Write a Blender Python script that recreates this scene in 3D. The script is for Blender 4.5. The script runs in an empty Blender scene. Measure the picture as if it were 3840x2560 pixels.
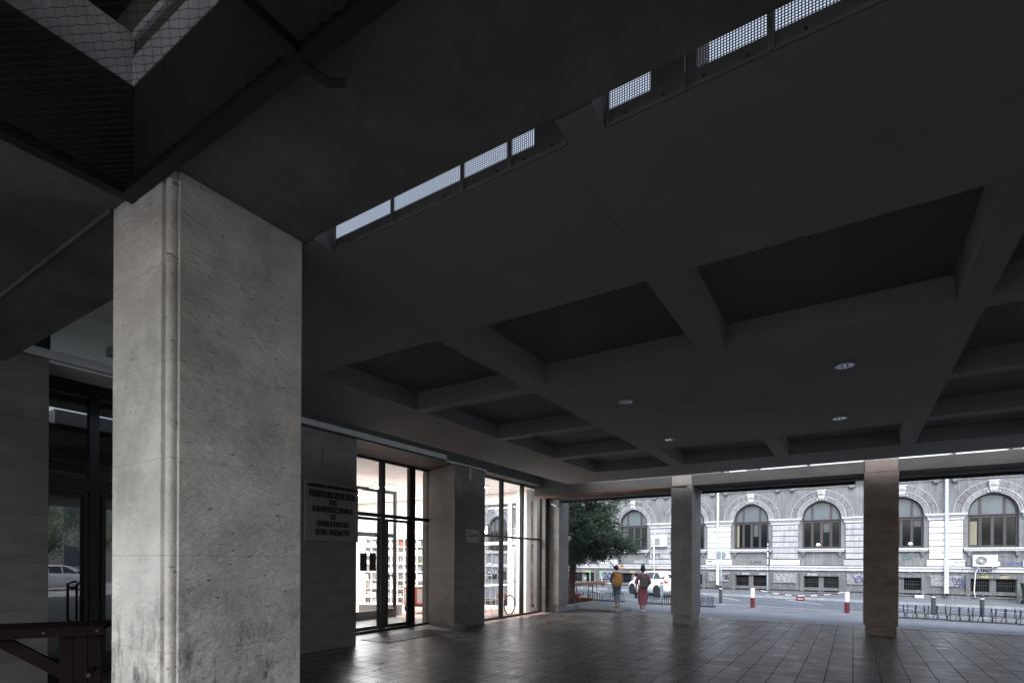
import bpy, bmesh, math, random
from mathutils import Vector, Matrix
C = bpy.context.scene.collection
PI = math.pi
sc = bpy.context.scene

# ---------------------------------------------------------------- camera
cam_d = bpy.data.cameras.new('camera')
cam = bpy.data.objects.new('camera', cam_d)
C.objects.link(cam)
cam.location = (0, 0, 1.8)
cam.matrix_world = (Matrix.Translation((0, 0, 1.8)) @ Matrix.Rotation(math.radians(32.384), 4, 'Z')
                    @ Matrix.Rotation(math.radians(90), 4, 'X') @ Matrix.Rotation(math.radians(0.27), 4, 'Z'))
cam_d.lens = 18.92
cam_d.sensor_width = 36
cam_d.shift_y = 0.2147
cam_d.clip_start = 0.05
cam_d.clip_end = 2000
sc.camera = cam

# ---------------------------------------------------------------- sky, sun, exposure
SUN_EL, SUN_ROT = 42.0, 163.0
w = bpy.data.worlds.new('World')
sc.world = w
w.use_nodes = True
nt = w.node_tree
nt.nodes.clear()
sky = nt.nodes.new('ShaderNodeTexSky')
sky.sky_type = 'NISHITA'
sky.sun_disc = False
sky.sun_elevation = math.radians(SUN_EL)
sky.sun_rotation = math.radians(SUN_ROT)
sky.air_density = 1.0
sky.dust_density = 2.0
sky.ozone_density = 1.5
bg = nt.nodes.new('ShaderNodeBackground')
bg.inputs['Strength'].default_value = 0.15
out = nt.nodes.new('ShaderNodeOutputWorld')
hs = nt.nodes.new('ShaderNodeHueSaturation')
hs.inputs['Saturation'].default_value = 0.5
nt.links.new(sky.outputs[0], hs.inputs['Color'])
nt.links.new(hs.outputs[0], bg.inputs['Color'])
nt.links.new(bg.outputs[0], out.inputs['Surface'])
sl = bpy.data.lights.new('sun', 'SUN')
sl.energy = 0.8
sl.angle = math.radians(30)
sl.color = (1.0, 0.985, 0.96)
so = bpy.data.objects.new('sun', sl)
C.objects.link(so)
# the sun stands over the plaza behind the camera
sd = Vector((math.sin(math.radians(SUN_ROT)) * math.cos(math.radians(SUN_EL)),
             math.cos(math.radians(SUN_ROT)) * math.cos(math.radians(SUN_EL)), math.sin(math.radians(SUN_EL))))
so.rotation_euler = sd.to_track_quat('Z', 'Y').to_euler()
sc.view_settings.view_transform = 'Standard'
sc.view_settings.look = 'None'
sc.view_settings.exposure = 1.5
sc.view_settings.gamma = 1.0
try:
    sc.cycles.max_bounces = 8
    sc.cycles.diffuse_bounces = 4
    sc.cycles.glossy_bounces = 4
    sc.cycles.transparent_max_bounces = 12
    sc.cycles.sample_clamp_indirect = 4.0
    sc.cycles.use_denoising = True
except Exception:
    pass

# ---------------------------------------------------------------- materials
M = {}
def _n(nt, t, **kw):
    n = nt.nodes.new(t)
    for k, v in kw.items():
        if k in n.inputs: n.inputs[k].default_value = v
        else: setattr(n, k, v)
    return n
def mat(name, col, rough=0.7, metal=0.0, var=0.25, scale=3.0, bump=0.1, bscale=40.0, stretch=(1, 1, 1), spec=0.5,
        joint=0.0, joff=0.0, pits=0.0, streak=0.0, streak_col=(0.05, 0.05, 0.05), foot=0.0, emit=0.0, tint=None, patch=0.0, jfac=0.55):
    """noise-mottled surface; joint = height of stone courses, pits = travertine holes, streak = vertical stains"""
    m = bpy.data.materials.new(name)
    m.use_nodes = True
    nt = m.node_tree
    L = nt.links.new
    b = nt.nodes['Principled BSDF']
    b.inputs['Roughness'].default_value = rough
    b.inputs['Metallic'].default_value = metal
    b.inputs['Specular IOR Level'].default_value = spec
    geo = _n(nt, 'ShaderNodeNewGeometry')
    mp = _n(nt, 'ShaderNodeMapping')
    mp.inputs['Scale'].default_value = stretch
    L(geo.outputs['Position'], mp.inputs['Vector'])
    no = _n(nt, 'ShaderNodeTexNoise', Scale=scale, Detail=8.0, Roughness=0.65)
    L(mp.outputs[0], no.inputs['Vector'])
    rmp = _n(nt, 'ShaderNodeMapRange')
    rmp.inputs['From Min'].default_value = 0.25
    rmp.inputs['From Max'].default_value = 0.75
    rmp.inputs['To Min'].default_value = 1 - var
    rmp.inputs['To Max'].default_value = 1 + var
    L(no.outputs['Fac'], rmp.inputs['Value'])
    mul = _n(nt, 'ShaderNodeVectorMath', operation='MULTIPLY')
    mul.inputs[0].default_value = col
    L(rmp.outputs[0], mul.inputs[1])
    cur = mul.outputs[0]
    heights = []
    def mixc(fac, colr):
        nonlocal cur
        mx = _n(nt, 'ShaderNodeMix', data_type='RGBA')
        L(fac, mx.inputs[0])
        L(cur, mx.inputs[6])
        mx.inputs[7].default_value = (*colr, 1)
        cur = mx.outputs[2]
    def rng(sock, a, bb, c, d):
        r = _n(nt, 'ShaderNodeMapRange')
        for k, v in zip(('From Min', 'From Max', 'To Min', 'To Max'), (a, bb, c, d)): r.inputs[k].default_value = v
        L(sock, r.inputs['Value'])
        return r.outputs[0]
    if patch:
        n3 = _n(nt, 'ShaderNodeTexNoise', Scale=0.9, Detail=5.0, Roughness=0.7)
        L(geo.outputs['Position'], n3.inputs['Vector'])
        mixc(rng(n3.outputs['Fac'], 0.5, 0.72, 0, patch), tuple(c * 0.35 for c in col))
    if pits:
        mp2 = _n(nt, 'ShaderNodeMapping')
        mp2.inputs['Scale'].default_value = (14, 14, 34)
        L(geo.outputs['Position'], mp2.inputs['Vector'])
        n2 = _n(nt, 'ShaderNodeTexNoise', Scale=1.0, Detail=3.0, Roughness=0.6)
        L(mp2.outputs[0], n2.inputs['Vector'])
        pf = rng(n2.outputs['Fac'], 0.66, 0.72, 0, 1)
        mixc(rng(n2.outputs['Fac'], 0.66, 0.74, 0, pits), tuple(c * 0.25 for c in col))
        heights.append((pf, -0.5))
    if joint:
        sep = _n(nt, 'ShaderNodeSeparateXYZ')
        L(geo.outputs['Position'], sep.inputs[0])
        a = _n(nt, 'ShaderNodeMath', operation='ADD'); a.inputs[1].default_value = joff + 50 * joint
        L(sep.outputs['Z'], a.inputs[0])
        md = _n(nt, 'ShaderNodeMath', operation='MODULO'); md.inputs[1].default_value = joint
        L(a.outputs[0], md.inputs[0])
        lt = _n(nt, 'ShaderNodeMath', operation='LESS_THAN'); lt.inputs[1].default_value = 0.007
        L(md.outputs[0], lt.inputs[0])
        jm = _n(nt, 'ShaderNodeMath', operation='MULTIPLY'); jm.inputs[1].default_value = jfac
        L(lt.outputs[0], jm.inputs[0])
        mixc(jm.outputs[0], tuple(c * 0.3 for c in col))
    if streak:
        mp3 = _n(nt, 'ShaderNodeMapping')
        mp3.inputs['Scale'].default_value = (9, 9, 0.7)
        L(geo.outputs['Position'], mp3.inputs['Vector'])
        n4 = _n(nt, 'ShaderNodeTexNoise', Scale=1.0, Detail=6.0, Roughness=0.6)
        L(mp3.outputs[0], n4.inputs['Vector'])
        mixc(rng(n4.outputs['Fac'], 0.48, 0.66, 0, streak), streak_col)
    if foot:
        sep2 = _n(nt, 'ShaderNodeSeparateXYZ')
        L(geo.outputs['Position'], sep2.inputs[0])
        hz = rng(sep2.outputs['Z'], 0.95, 1.7, 1, 0)
        mp4 = _n(nt, 'ShaderNodeMapping')
        mp4.inputs['Scale'].default_value = (9, 9, 3.2)
        L(geo.outputs['Position'], mp4.inputs['Vector'])
        n5 = _n(nt, 'ShaderNodeTexNoise', Scale=1.0, Detail=7.0, Roughness=0.75)
        L(mp4.outputs[0], n5.inputs['Vector'])
        f1 = rng(n5.outputs['Fac'], 0.5, 0.66, 0, foot)
        ml = _n(nt, 'ShaderNodeMath', operation='MULTIPLY')
        L(f1, ml.inputs[0]); L(hz, ml.inputs[1])
        mixc(ml.outputs[0], (0.03, 0.03, 0.03))
    L(cur, b.inputs['Base Color'])
    if bump:
        nb = _n(nt, 'ShaderNodeTexNoise', Scale=bscale, Detail=6.0, Roughness=0.6)
        L(mp.outputs[0], nb.inputs['Vector'])
        bp = _n(nt, 'ShaderNodeBump', Strength=bump, Distance=0.02)
        hs = nb.outputs['Fac']
        for h, k in heights:
            mm = _n(nt, 'ShaderNodeMath', operation='MULTIPLY_ADD')
            mm.inputs[1].default_value = k
            L(h, mm.inputs[0]); L(hs, mm.inputs[2])
            hs = mm.outputs[0]
        L(hs, bp.inputs['Height'])
        L(bp.outputs[0], b.inputs['Normal'])
    if emit:
        b.inputs['Emission Color'].default_value = (*col, 1)
        b.inputs['Emission Strength'].default_value = emit
    M[name] = m
    return m
def tiles(name, col, sx, sy, gap, rough, ribs=False, var=0.35, spec=0.5):
    m = bpy.data.materials.new(name); m.use_nodes = True
    nt = m.node_tree; L = nt.links.new; b = nt.nodes['Principled BSDF']
    b.inputs['Specular IOR Level'].default_value = spec
    geo = _n(nt, 'ShaderNodeNewGeometry')
    br = _n(nt, 'ShaderNodeTexBrick')
    br.offset = 0.0
    br.inputs['Scale'].default_value = 1.0
    br.inputs['Mortar Size'].default_value = gap
    br.inputs['Brick Width'].default_value = sx
    br.inputs['Row Height'].default_value = sy
    br.inputs['Bias'].default_value = 0.0
    br.inputs['Color1'].default_value = (*[c * (1 - var) for c in col], 1)
    br.inputs['Color2'].default_value = (*[c * (1 + var) for c in col], 1)
    br.inputs['Mortar'].default_value = (*[c * 0.25 for c in col], 1)
    L(geo.outputs['Position'], br.inputs['Vector'])
    no = _n(nt, 'ShaderNodeTexNoise', Scale=0.55, Detail=7.0, Roughness=0.7)
    L(geo.outputs['Position'], no.inputs['Vector'])
    r = _n(nt, 'ShaderNodeMapRange')
    for k, v in zip(('From Min', 'From Max', 'To Min', 'To Max'), (0.3, 0.7, 0.6, 1.35)): r.inputs[k].default_value = v
    L(no.outputs['Fac'], r.inputs['Value'])
    ml = _n(nt, 'ShaderNodeVectorMath', operation='MULTIPLY')
    L(br.outputs['Color'], ml.inputs[0]); L(r.outputs[0], ml.inputs[1])
    L(ml.outputs[0], b.inputs['Base Color'])
    rr = _n(nt, 'ShaderNodeMapRange')
    for k, v in zip(('From Min', 'From Max', 'To Min', 'To Max'), (0.3, 0.7, rough - 0.1, rough + 0.12)): rr.inputs[k].default_value = v
    n2 = _n(nt, 'ShaderNodeTexNoise', Scale=2.2, Detail=5.0, Roughness=0.7)
    L(geo.outputs['Position'], n2.inputs['Vector'])
    L(n2.outputs['Fac'], rr.inputs['Value'])
    jr = _n(nt, 'ShaderNodeMath', operation='MULTIPLY_ADD'); jr.inputs[1].default_value = 0.35
    L(br.outputs['Fac'], jr.inputs[0]); L(rr.outputs[0], jr.inputs[2]); L(jr.outputs[0], b.inputs['Roughness'])
    js = _n(nt, 'ShaderNodeMath', operation='MULTIPLY_ADD'); js.inputs[1].default_value = -spec * 0.75; js.inputs[2].default_value = spec
    L(br.outputs['Fac'], js.inputs[0]); L(js.outputs[0], b.inputs['Specular IOR Level'])
    # each tile tilts a little and carries fine ribs
    h = _n(nt, 'ShaderNodeMath', operation='MULTIPLY_ADD')
    h.inputs[1].default_value = -1.0
    L(br.outputs['Fac'], h.inputs[0])
    n3 = _n(nt, 'ShaderNodeTexNoise', Scale=3.5, Detail=2.0, Roughness=0.4)
    L(geo.outputs['Position'], n3.inputs['Vector'])
    L(n3.outputs['Fac'], h.inputs[2])
    hh = h.outputs[0]
    if ribs:
        b2 = _n(nt, 'ShaderNodeTexBrick')
        b2.offset = 0.5
        b2.inputs['Scale'].default_value = 1.0
        b2.inputs['Mortar Size'].default_value = 0.006
        b2.inputs['Brick Width'].default_value = 0.05
        b2.inputs['Row Height'].default_value = sy / 6
        L(geo.outputs['Position'], b2.inputs['Vector'])
        h2 = _n(nt, 'ShaderNodeMath', operation='MULTIPLY_ADD'); h2.inputs[1].default_value = -0.6
        L(b2.outputs['Fac'], h2.inputs[0]); L(hh, h2.inputs[2])
        hh = h2.outputs[0]
    bp = _n(nt, 'ShaderNodeBump', Strength=0.9, Distance=0.008)
    L(hh, bp.inputs['Height']); L(bp.outputs[0], b.inputs['Normal'])
    M[name] = m
    return m
def glass(name, tint=(0.9, 0.95, 0.95), refl=1.0, rough=0.0):
    m = bpy.data.materials.new(name); m.use_nodes = True
    nt = m.node_tree; nt.nodes.clear(); L = nt.links.new
    tr = _n(nt, 'ShaderNodeBsdfTransparent'); tr.inputs[0].default_value = (*tint, 1)
    gl = _n(nt, 'ShaderNodeBsdfGlossy'); gl.inputs['Roughness'].default_value = rough
    fr = _n(nt, 'ShaderNodeFresnel', IOR=1.5)
    sc_ = _n(nt, 'ShaderNodeMath', operation='MULTIPLY'); sc_.inputs[1].default_value = refl
    L(fr.outputs[0], sc_.inputs[0])
    mx = _n(nt, 'ShaderNodeMixShader')
    L(sc_.outputs[0], mx.inputs[0]); L(tr.outputs[0], mx.inputs[1]); L(gl.outputs[0], mx.inputs[2])
    o = _n(nt, 'ShaderNodeOutputMaterial'); L(mx.outputs[0], o.inputs[0])
    M[name] = m
    return m

tiles('porch_tiles', (0.085, 0.073, 0.066), 0.37, 0.37, 0.007, 0.33, ribs=True, var=0.4, spec=0.45)
tiles('tile_patch', (0.07, 0.078, 0.09), 0.37, 0.37, 0.007, 0.4, var=0.1)
mat('dry_leaf', (0.3, 0.12, 0.05), 0.7, var=0.2, bump=0)
tiles('floor_panels', (0.4, 0.27, 0.23), 0.6, 0.6, 0.004, 0.3, var=0.06)
mat('vestibule_floor', (0.16, 0.15, 0.14), 0.35, var=0.3, scale=5, bump=0.05)
mat('asphalt', (0.115, 0.13, 0.155), 0.75, var=0.3, scale=0.9, bump=0.2, bscale=60)
mat('asphalt_apron', (0.15, 0.168, 0.195), 0.75, var=0.32, scale=0.8, bump=0.2, bscale=50)
mat('pavement_far', (0.15, 0.165, 0.19), 0.8, var=0.2, scale=1.1, bump=0.2)
mat('plaza_paving', (0.12, 0.12, 0.125), 0.8, var=0.2, scale=1.1, bump=0.2)
mat('pale_paving', (0.36, 0.36, 0.365), 0.8, var=0.2, scale=1.1, bump=0.2)
mat('kerbstone', (0.26, 0.28, 0.31), 0.8, var=0.3, scale=4, bump=0.2)
mat('paint_white', (0.7, 0.73, 0.78), 0.6, var=0.25, scale=8, bump=0)
mat('paint_blue', (0.14, 0.34, 0.66), 0.6, var=0.3, scale=8, bump=0)
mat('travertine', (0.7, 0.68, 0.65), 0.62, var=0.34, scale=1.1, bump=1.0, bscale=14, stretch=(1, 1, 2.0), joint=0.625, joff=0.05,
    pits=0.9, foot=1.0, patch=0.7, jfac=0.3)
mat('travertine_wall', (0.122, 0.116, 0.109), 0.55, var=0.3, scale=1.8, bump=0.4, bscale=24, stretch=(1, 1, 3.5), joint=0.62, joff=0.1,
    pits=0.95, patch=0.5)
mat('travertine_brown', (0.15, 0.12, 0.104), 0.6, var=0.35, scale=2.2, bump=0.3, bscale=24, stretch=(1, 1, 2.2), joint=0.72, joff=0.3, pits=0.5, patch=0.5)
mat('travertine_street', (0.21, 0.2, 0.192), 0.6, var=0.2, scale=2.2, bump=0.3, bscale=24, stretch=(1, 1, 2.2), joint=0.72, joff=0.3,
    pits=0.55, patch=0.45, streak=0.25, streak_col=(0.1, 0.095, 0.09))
mat('concrete_dark', (0.125, 0.123, 0.12), 0.75, var=0.45, scale=1.2, bump=0.35, bscale=14, patch=0.7)
mat('concrete_shade', (0.05, 0.05, 0.05), 0.85, var=0.3, scale=2, bump=0.3, patch=0.5)  # concrete darkened to put shade into the shaft walls, lid and soffit
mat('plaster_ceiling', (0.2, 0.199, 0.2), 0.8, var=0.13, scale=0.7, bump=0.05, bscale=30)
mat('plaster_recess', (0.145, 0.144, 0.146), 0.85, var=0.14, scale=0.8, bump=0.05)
mat('marble_weathered', (0.7, 0.74, 0.8), 0.5, var=0.35, scale=2.5, bump=0.3, patch=0.6)
mat('pale_wall', (0.62, 0.66, 0.64), 0.8, var=0.06, scale=1, bump=0.05)
mat('lintel_and_shade', (0.052, 0.05, 0.048), 0.75, var=0.3, scale=2.5, bump=0.2, stretch=(0.5, 1, 2))  # lintel stone; also puts shade into the far upper wall and ceiling
mat('black_frame', (0.012, 0.012, 0.013), 0.42, var=0.2, bump=0)
mat('steel_black', (0.02, 0.022, 0.026), 0.5, metal=0.3, var=0.25, bump=0.05)
mat('wire_black', (0.012, 0.012, 0.012), 0.55, var=0.1, bump=0)
mat('white_interior', (0.82, 0.81, 0.79), 0.7, var=0.03, scale=2, bump=0)
mat('white_lacquer', (0.85, 0.85, 0.84), 0.4, var=0.04, scale=4, bump=0)
mat('shelf_grey', (0.5, 0.49, 0.48), 0.7, var=0.1, bump=0)  # plain mid grey for the hall walls and some shelf inserts
mat('grey_board', (0.3, 0.3, 0.3), 0.7, var=0.1, bump=0)
mat('dark_board', (0.09, 0.09, 0.09), 0.7, var=0.15, bump=0)
mat('pale_board', (0.6, 0.6, 0.59), 0.7, var=0.08, bump=0)
mat('red_lacquer', (0.5, 0.1, 0.075), 0.45, var=0.12, bump=0)
mat('green_card', (0.18, 0.3, 0.08), 0.6, var=0.1, bump=0)
mat('tyre', (0.018, 0.018, 0.02), 0.8, var=0.2, bump=0.1)
mat('chrome', (0.7, 0.7, 0.7), 0.18, metal=1.0, var=0.04, bump=0)
mat('lamp_reflector', (0.3, 0.31, 0.33), 0.14, metal=1.0, var=0.25, scale=30, bump=0)
mat('ceiling_ring', (0.25, 0.25, 0.25), 0.5, var=0.05, bump=0)
mat('sign_stone', (0.17, 0.166, 0.162), 0.6, var=0.1, scale=3, bump=0.1)
mat('letter_black', (0.008, 0.008, 0.008), 0.5, var=0.1, bump=0)
mat('plaque_white', (0.3, 0.295, 0.29), 0.5, var=0.08, bump=0)
mat('tray_white', (0.4, 0.4, 0.39), 0.6, var=0.12, bump=0.05)
mat('perforated_steel', (0.22, 0.22, 0.2), 0.55, metal=0.2, var=0.15, bump=0)
mat('wood_dark', (0.008, 0.0046, 0.0036), 0.8, spec=0.12, var=0.45, scale=3, bump=0.25, stretch=(6, 0.6, 6))
mat('wood_oiled', (0.27, 0.135, 0.085), 0.6, var=0.3, scale=5, bump=0.15, stretch=(4, 0.8, 4))
mat('wood_red', (0.36, 0.1, 0.05), 0.55, var=0.3, scale=5, bump=0.15)
mat('rusty_steel', (0.13, 0.075, 0.055), 0.7, metal=0.3, var=0.3, bump=0.1)
mat('soil', (0.055, 0.035, 0.025), 0.95, var=0.4, scale=9, bump=0.8, bscale=20)
mat('concrete_kerb', (0.24, 0.245, 0.24), 0.85, var=0.3, scale=5, bump=0.5, bscale=18, patch=0.3)
mat('bark', (0.075, 0.045, 0.034), 0.9, var=0.4, scale=10, bump=0.8, stretch=(3, 3, 0.5))
mat('needle_a', (0.022, 0.05, 0.034), 0.7, var=0.35, scale=3, bump=0)
mat('needle_b', (0.045, 0.085, 0.055), 0.7, var=0.35, scale=3, bump=0)
mat('needle_c', (0.085, 0.125, 0.09), 0.7, var=0.3, scale=3, bump=0)
mat('leaf_green', (0.06, 0.12, 0.035), 0.6, var=0.4, scale=2, bump=0)
# palace
mat('stucco', (0.155, 0.16, 0.172), 0.85, var=0.25, scale=1.3, bump=0.3, bscale=16, patch=0.4, streak=0.3, streak_col=(0.36, 0.38, 0.41))
mat('stucco_light', (0.38, 0.4, 0.43), 0.85, var=0.2, scale=2.5, bump=0.25, bscale=16, streak=0.6, streak_col=(0.17, 0.17, 0.18))
mat('whitewash', (0.72, 0.75, 0.79), 0.85, var=0.1, scale=2.5, bump=0.2, bscale=16, streak=0.4, streak_col=(0.36, 0.37, 0.4))
mat('arch_stone', (0.24, 0.25, 0.265), 0.85, var=0.3, scale=3, bump=0.2, patch=0.3, streak=0.3, streak_col=(0.5, 0.52, 0.56))
mat('ledge_stone', (0.5, 0.52, 0.555), 0.8, var=0.2, scale=4, bump=0.2, patch=0.3)
mat('base_stone', (0.12, 0.126, 0.135), 0.85, var=0.25, scale=3, bump=0.4, patch=0.4, streak=0.25, streak_col=(0.36, 0.38, 0.4))
mat('rough_stone', (0.24, 0.25, 0.27), 0.9, var=0.35, scale=7, bump=1.0, bscale=9, stretch=(1, 1, 2.4))
mat('window_wood', (0.05, 0.042, 0.05), 0.6, var=0.25, scale=4, bump=0.05)
mat('pane_dark', (0.007, 0.010, 0.011), 0.12, spec=0.25, var=0.6, scale=1.2, bump=0.02, bscale=1.5)
mat('pane_grey', (0.085, 0.11, 0.13), 0.25, var=0.2, scale=1.5, bump=0)  # plain blue grey, paler than the lower panes
mat('iron', (0.035, 0.038, 0.045), 0.6, var=0.2, bump=0)
mat('void_black', (0.01, 0.01, 0.012), 0.9, var=0.2, bump=0)
mat('pipe_zinc', (0.5, 0.58, 0.68), 0.45, metal=0.2, var=0.12, scale=5, bump=0.05)
mat('pipe_stickered', (0.6, 0.66, 0.72), 0.6, var=0.5, scale=14, bump=0.05)
mat('ac_white', (0.78, 0.8, 0.82), 0.45, var=0.05, bump=0)
mat('ac_grille', (0.06, 0.065, 0.075), 0.5, var=0.1, bump=0)
mat('bin_green', (0.03, 0.07, 0.05), 0.5, var=0.15, bump=0)
mat('bollard_grey', (0.05, 0.058, 0.066), 0.5, metal=0.2, var=0.2, bump=0.05)
mat('bollard_pale', (0.2, 0.24, 0.27), 0.5, metal=0.1, var=0.2, bump=0.05)
mat('post_white', (0.66, 0.68, 0.71), 0.4, var=0.05, bump=0)
mat('post_red', (0.11, 0.012, 0.018), 0.45, var=0.1, bump=0)
mat('car_white', (0.86, 0.87, 0.88), 0.2, var=0.02, bump=0, spec=0.6)
mat('car_grey', (0.35, 0.37, 0.4), 0.25, metal=0.5, var=0.03, bump=0)
mat('car_glass', (0.04, 0.05, 0.055), 0.05, var=0.3, scale=3, bump=0)
mat('tail_red', (0.6, 0.02, 0.03), 0.25, var=0.1, bump=0)
mat('black_plastic', (0.015, 0.015, 0.017), 0.5, var=0.1, bump=0)
mat('skin', (0.42, 0.25, 0.18), 0.55, var=0.06, bump=0)
mat('hair_dark', (0.012, 0.009, 0.009), 0.55, var=0.3, scale=60, bump=0.2)
mat('cloth_mustard', (0.5, 0.25, 0.08), 0.8, var=0.25, scale=14, bump=0.3)
mat('cloth_white', (0.75, 0.74, 0.74), 0.85, var=0.08, scale=12, bump=0.2)
mat('cloth_mauve', (0.2, 0.12, 0.12), 0.85, var=0.15, scale=14, bump=0.2)
mat('denim', (0.17, 0.23, 0.31), 0.85, var=0.2, scale=14, bump=0.2)
mat('cloth_rose', (0.3, 0.1, 0.125), 0.85, var=0.3, scale=20, bump=0.3, stretch=(1, 1, 0.3))
mat('cloth_khaki', (0.12, 0.115, 0.1), 0.8, var=0.4, scale=16, bump=0.3)
mat('scooter_green', (0.1, 0.6, 0.18), 0.4, var=0.05, bump=0)
mat('graffiti_black', (0.03, 0.03, 0.035), 0.7, var=0.2, bump=0)
mat('graffiti_blue', (0.07, 0.09, 0.22), 0.7, var=0.2, bump=0)
mat('graffiti_white', (0.52, 0.55, 0.58), 0.7, var=0.15, bump=0)
mat('graffiti_green', (0.07, 0.15, 0.11), 0.7, var=0.2, bump=0)
mat('graffiti_rose', (0.5, 0.2, 0.27), 0.7, var=0.2, bump=0)
mat('graffiti_ochre', (0.5, 0.4, 0.13), 0.7, var=0.2, bump=0)
mat('graffiti_orange', (0.65, 0.32, 0.16), 0.7, var=0.2, bump=0)
mat('brick_pale', (0.4, 0.36, 0.32), 0.8, var=0.15, scale=1, bump=0.1)
mat('lamp_glow', (1.0, 0.93, 0.85), 0.5, var=0.0, bump=0, emit=9.0)
mat('curtain_cream', (0.2, 0.19, 0.14), 0.8, var=0.3, scale=6, bump=0, stretch=(4, 1, .3))
mat('curtain_grey', (0.07, 0.08, 0.085), 0.8, var=0.3, scale=6, bump=0, stretch=(4, 1, .3))
glass('shop_glass', (0.94, 0.95, 0.95), refl=0.9)
glass('dark_glass', (0.4, 0.45, 0.45), refl=7.0)
glass('clear_plastic', (0.93, 0.94, 0.95), refl=1.2)

# ---------------------------------------------------------------- mesh helpers
class MB:
    def __init__(s): s.v = []; s.f = []
    def add(s, vs, fs):
        o = len(s.v); s.v += [tuple(v) for v in vs]; s.f += [tuple(i + o for i in f) for f in fs]; return s
    def box(s, x0, x1, y0, y1, z0, z1):
        return s.add([(x0, y0, z0), (x1, y0, z0), (x1, y1, z0), (x0, y1, z0), (x0, y0, z1), (x1, y0, z1), (x1, y1, z1), (x0, y1, z1)],
                     [(0, 3, 2, 1), (4, 5, 6, 7), (0, 1, 5, 4), (1, 2, 6, 5), (2, 3, 7, 6), (3, 0, 4, 7)])
    def quad(s, *p): return s.add(p, [tuple(range(len(p)))])
    def prism(s, pts, z0, z1):
        n = len(pts)
        return s.add([(x, y, z0) for x, y in pts] + [(x, y, z1) for x, y in pts],
                     [tuple(range(n))[::-1], tuple(range(n, 2 * n))] + [(i, (i + 1) % n, n + (i + 1) % n, n + i) for i in range(n)])
    def prism_y(s, pts, y0, y1):      # outline in X,Z pushed along Y
        n = len(pts)
        return s.add([(x, y0, z) for x, z in pts] + [(x, y1, z) for x, z in pts],
                     [tuple(range(n)), tuple(range(n, 2 * n))[::-1]] + [(i, n + i, n + (i + 1) % n, (i + 1) % n) for i in range(n)])
    def prism_x(s, pts, x0, x1):      # outline in Y,Z pushed along X
        n = len(pts)
        return s.add([(x0, y, z) for y, z in pts] + [(x1, y, z) for y, z in pts],
                     [tuple(range(n))[::-1], tuple(range(n, 2 * n))] + [(i, (i + 1) % n, n + (i + 1) % n, n + i) for i in range(n)])
    def tube(s, pts, r, n=8, caps=True):
        pts = [Vector(p) for p in pts]
        rs = r if isinstance(r, (list, tuple)) else [r] * len(pts)
        vs = []; u = None
        for i, p in enumerate(pts):
            d = (pts[min(i + 1, len(pts) - 1)] - pts[max(i - 1, 0)])
            d = d.normalized() if d.length > 1e-9 else Vector((0, 0, 1))
            if u is None:
                u = d.orthogonal().normalized()
            else:
                u = (u - d * u.dot(d))
                u = u.normalized() if u.length > 1e-6 else d.orthogonal().normalized()
            w_ = d.cross(u)
            for k in range(n):
                a = 2 * PI * (k + .5) / n
                vs.append(p + (u * math.cos(a) + w_ * math.sin(a)) * rs[i])
        fs = []
        for i in range(len(pts) - 1):
            for k in range(n):
                a, b = i * n + k, i * n + (k + 1) % n
                fs.append((a, b, b + n, a + n))
        if caps: fs += [tuple(range(n))[::-1], tuple(range((len(pts) - 1) * n, len(pts) * n))]
        return s.add(vs, fs)
    def bar(s, a, b, w_, h, up=(0, 0, 1)):   # rectangular bar from a to b
        a, b, up = Vector(a), Vector(b), Vector(up)
        d = (b - a).normalized(); sd_ = d.cross(up)
        if sd_.length < 1e-6: sd_ = d.cross(Vector((1, 0, 0)))
        sd_.normalize(); u = sd_.cross(d).normalized()
        c = [sd_ * (w_ / 2) * i + u * (h / 2) * j for i, j in ((-1, -1), (1, -1), (1, 1), (-1, 1))]
        return s.add([a + q for q in c] + [b + q for q in c], [(0, 3, 2, 1), (4, 5, 6, 7), (0, 1, 5, 4), (1, 2, 6, 5), (2, 3, 7, 6), (3, 0, 4, 7)])
    def lathe(s, c, prof, n=20, axis='z'):
        c = Vector(c); vs = []
        for r, h in prof:
            for k in range(n):
                a = 2 * PI * k / n
                x, y = r * math.cos(a), r * math.sin(a)
                vs.append(c + (Vector((x, y, h)) if axis == 'z' else Vector((x, h, y)) if axis == 'y' else Vector((h, x, y))))
        fs = []
        for i in range(len(prof) - 1):
            for k in range(n):
                a, b = i * n + k, i * n + (k + 1) % n
                fs.append((a, b, b + n, a + n))
        if prof[0][0] > 1e-4: fs.append(tuple(range(n))[::-1])
        if prof[-1][0] > 1e-4: fs.append(tuple(range((len(prof) - 1) * n, len(prof) * n)))
        return s.add(vs, fs)
    def ring(s, cx, cz, r0, r1, a0, a1, y0, y1, n=24):   # flat arc in X,Z with depth along Y
        vs = []
        for i in range(n + 1):
            a = a0 + (a1 - a0) * i / n
            co, si = math.cos(a), math.sin(a)
            for r in (r0, r1):
                for y in (y0, y1): vs.append((cx + r * co, y, cz + r * si))
        fs = []
        for i in range(n):
            p, q = i * 4, i * 4 + 4
            fs += [(p, q, q + 2, p + 2), (p + 1, p + 3, q + 3, q + 1), (p, p + 1, q + 1, q), (p + 2, q + 2, q + 3, p + 3)]
        fs += [(0, 2, 3, 1), (4 * n, 4 * n + 1, 4 * n + 3, 4 * n + 2)]
        return s.add(vs, fs)
    def xf(s, m): s.v = [tuple(m @ Vector(v)) for v in s.v]; return s
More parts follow.
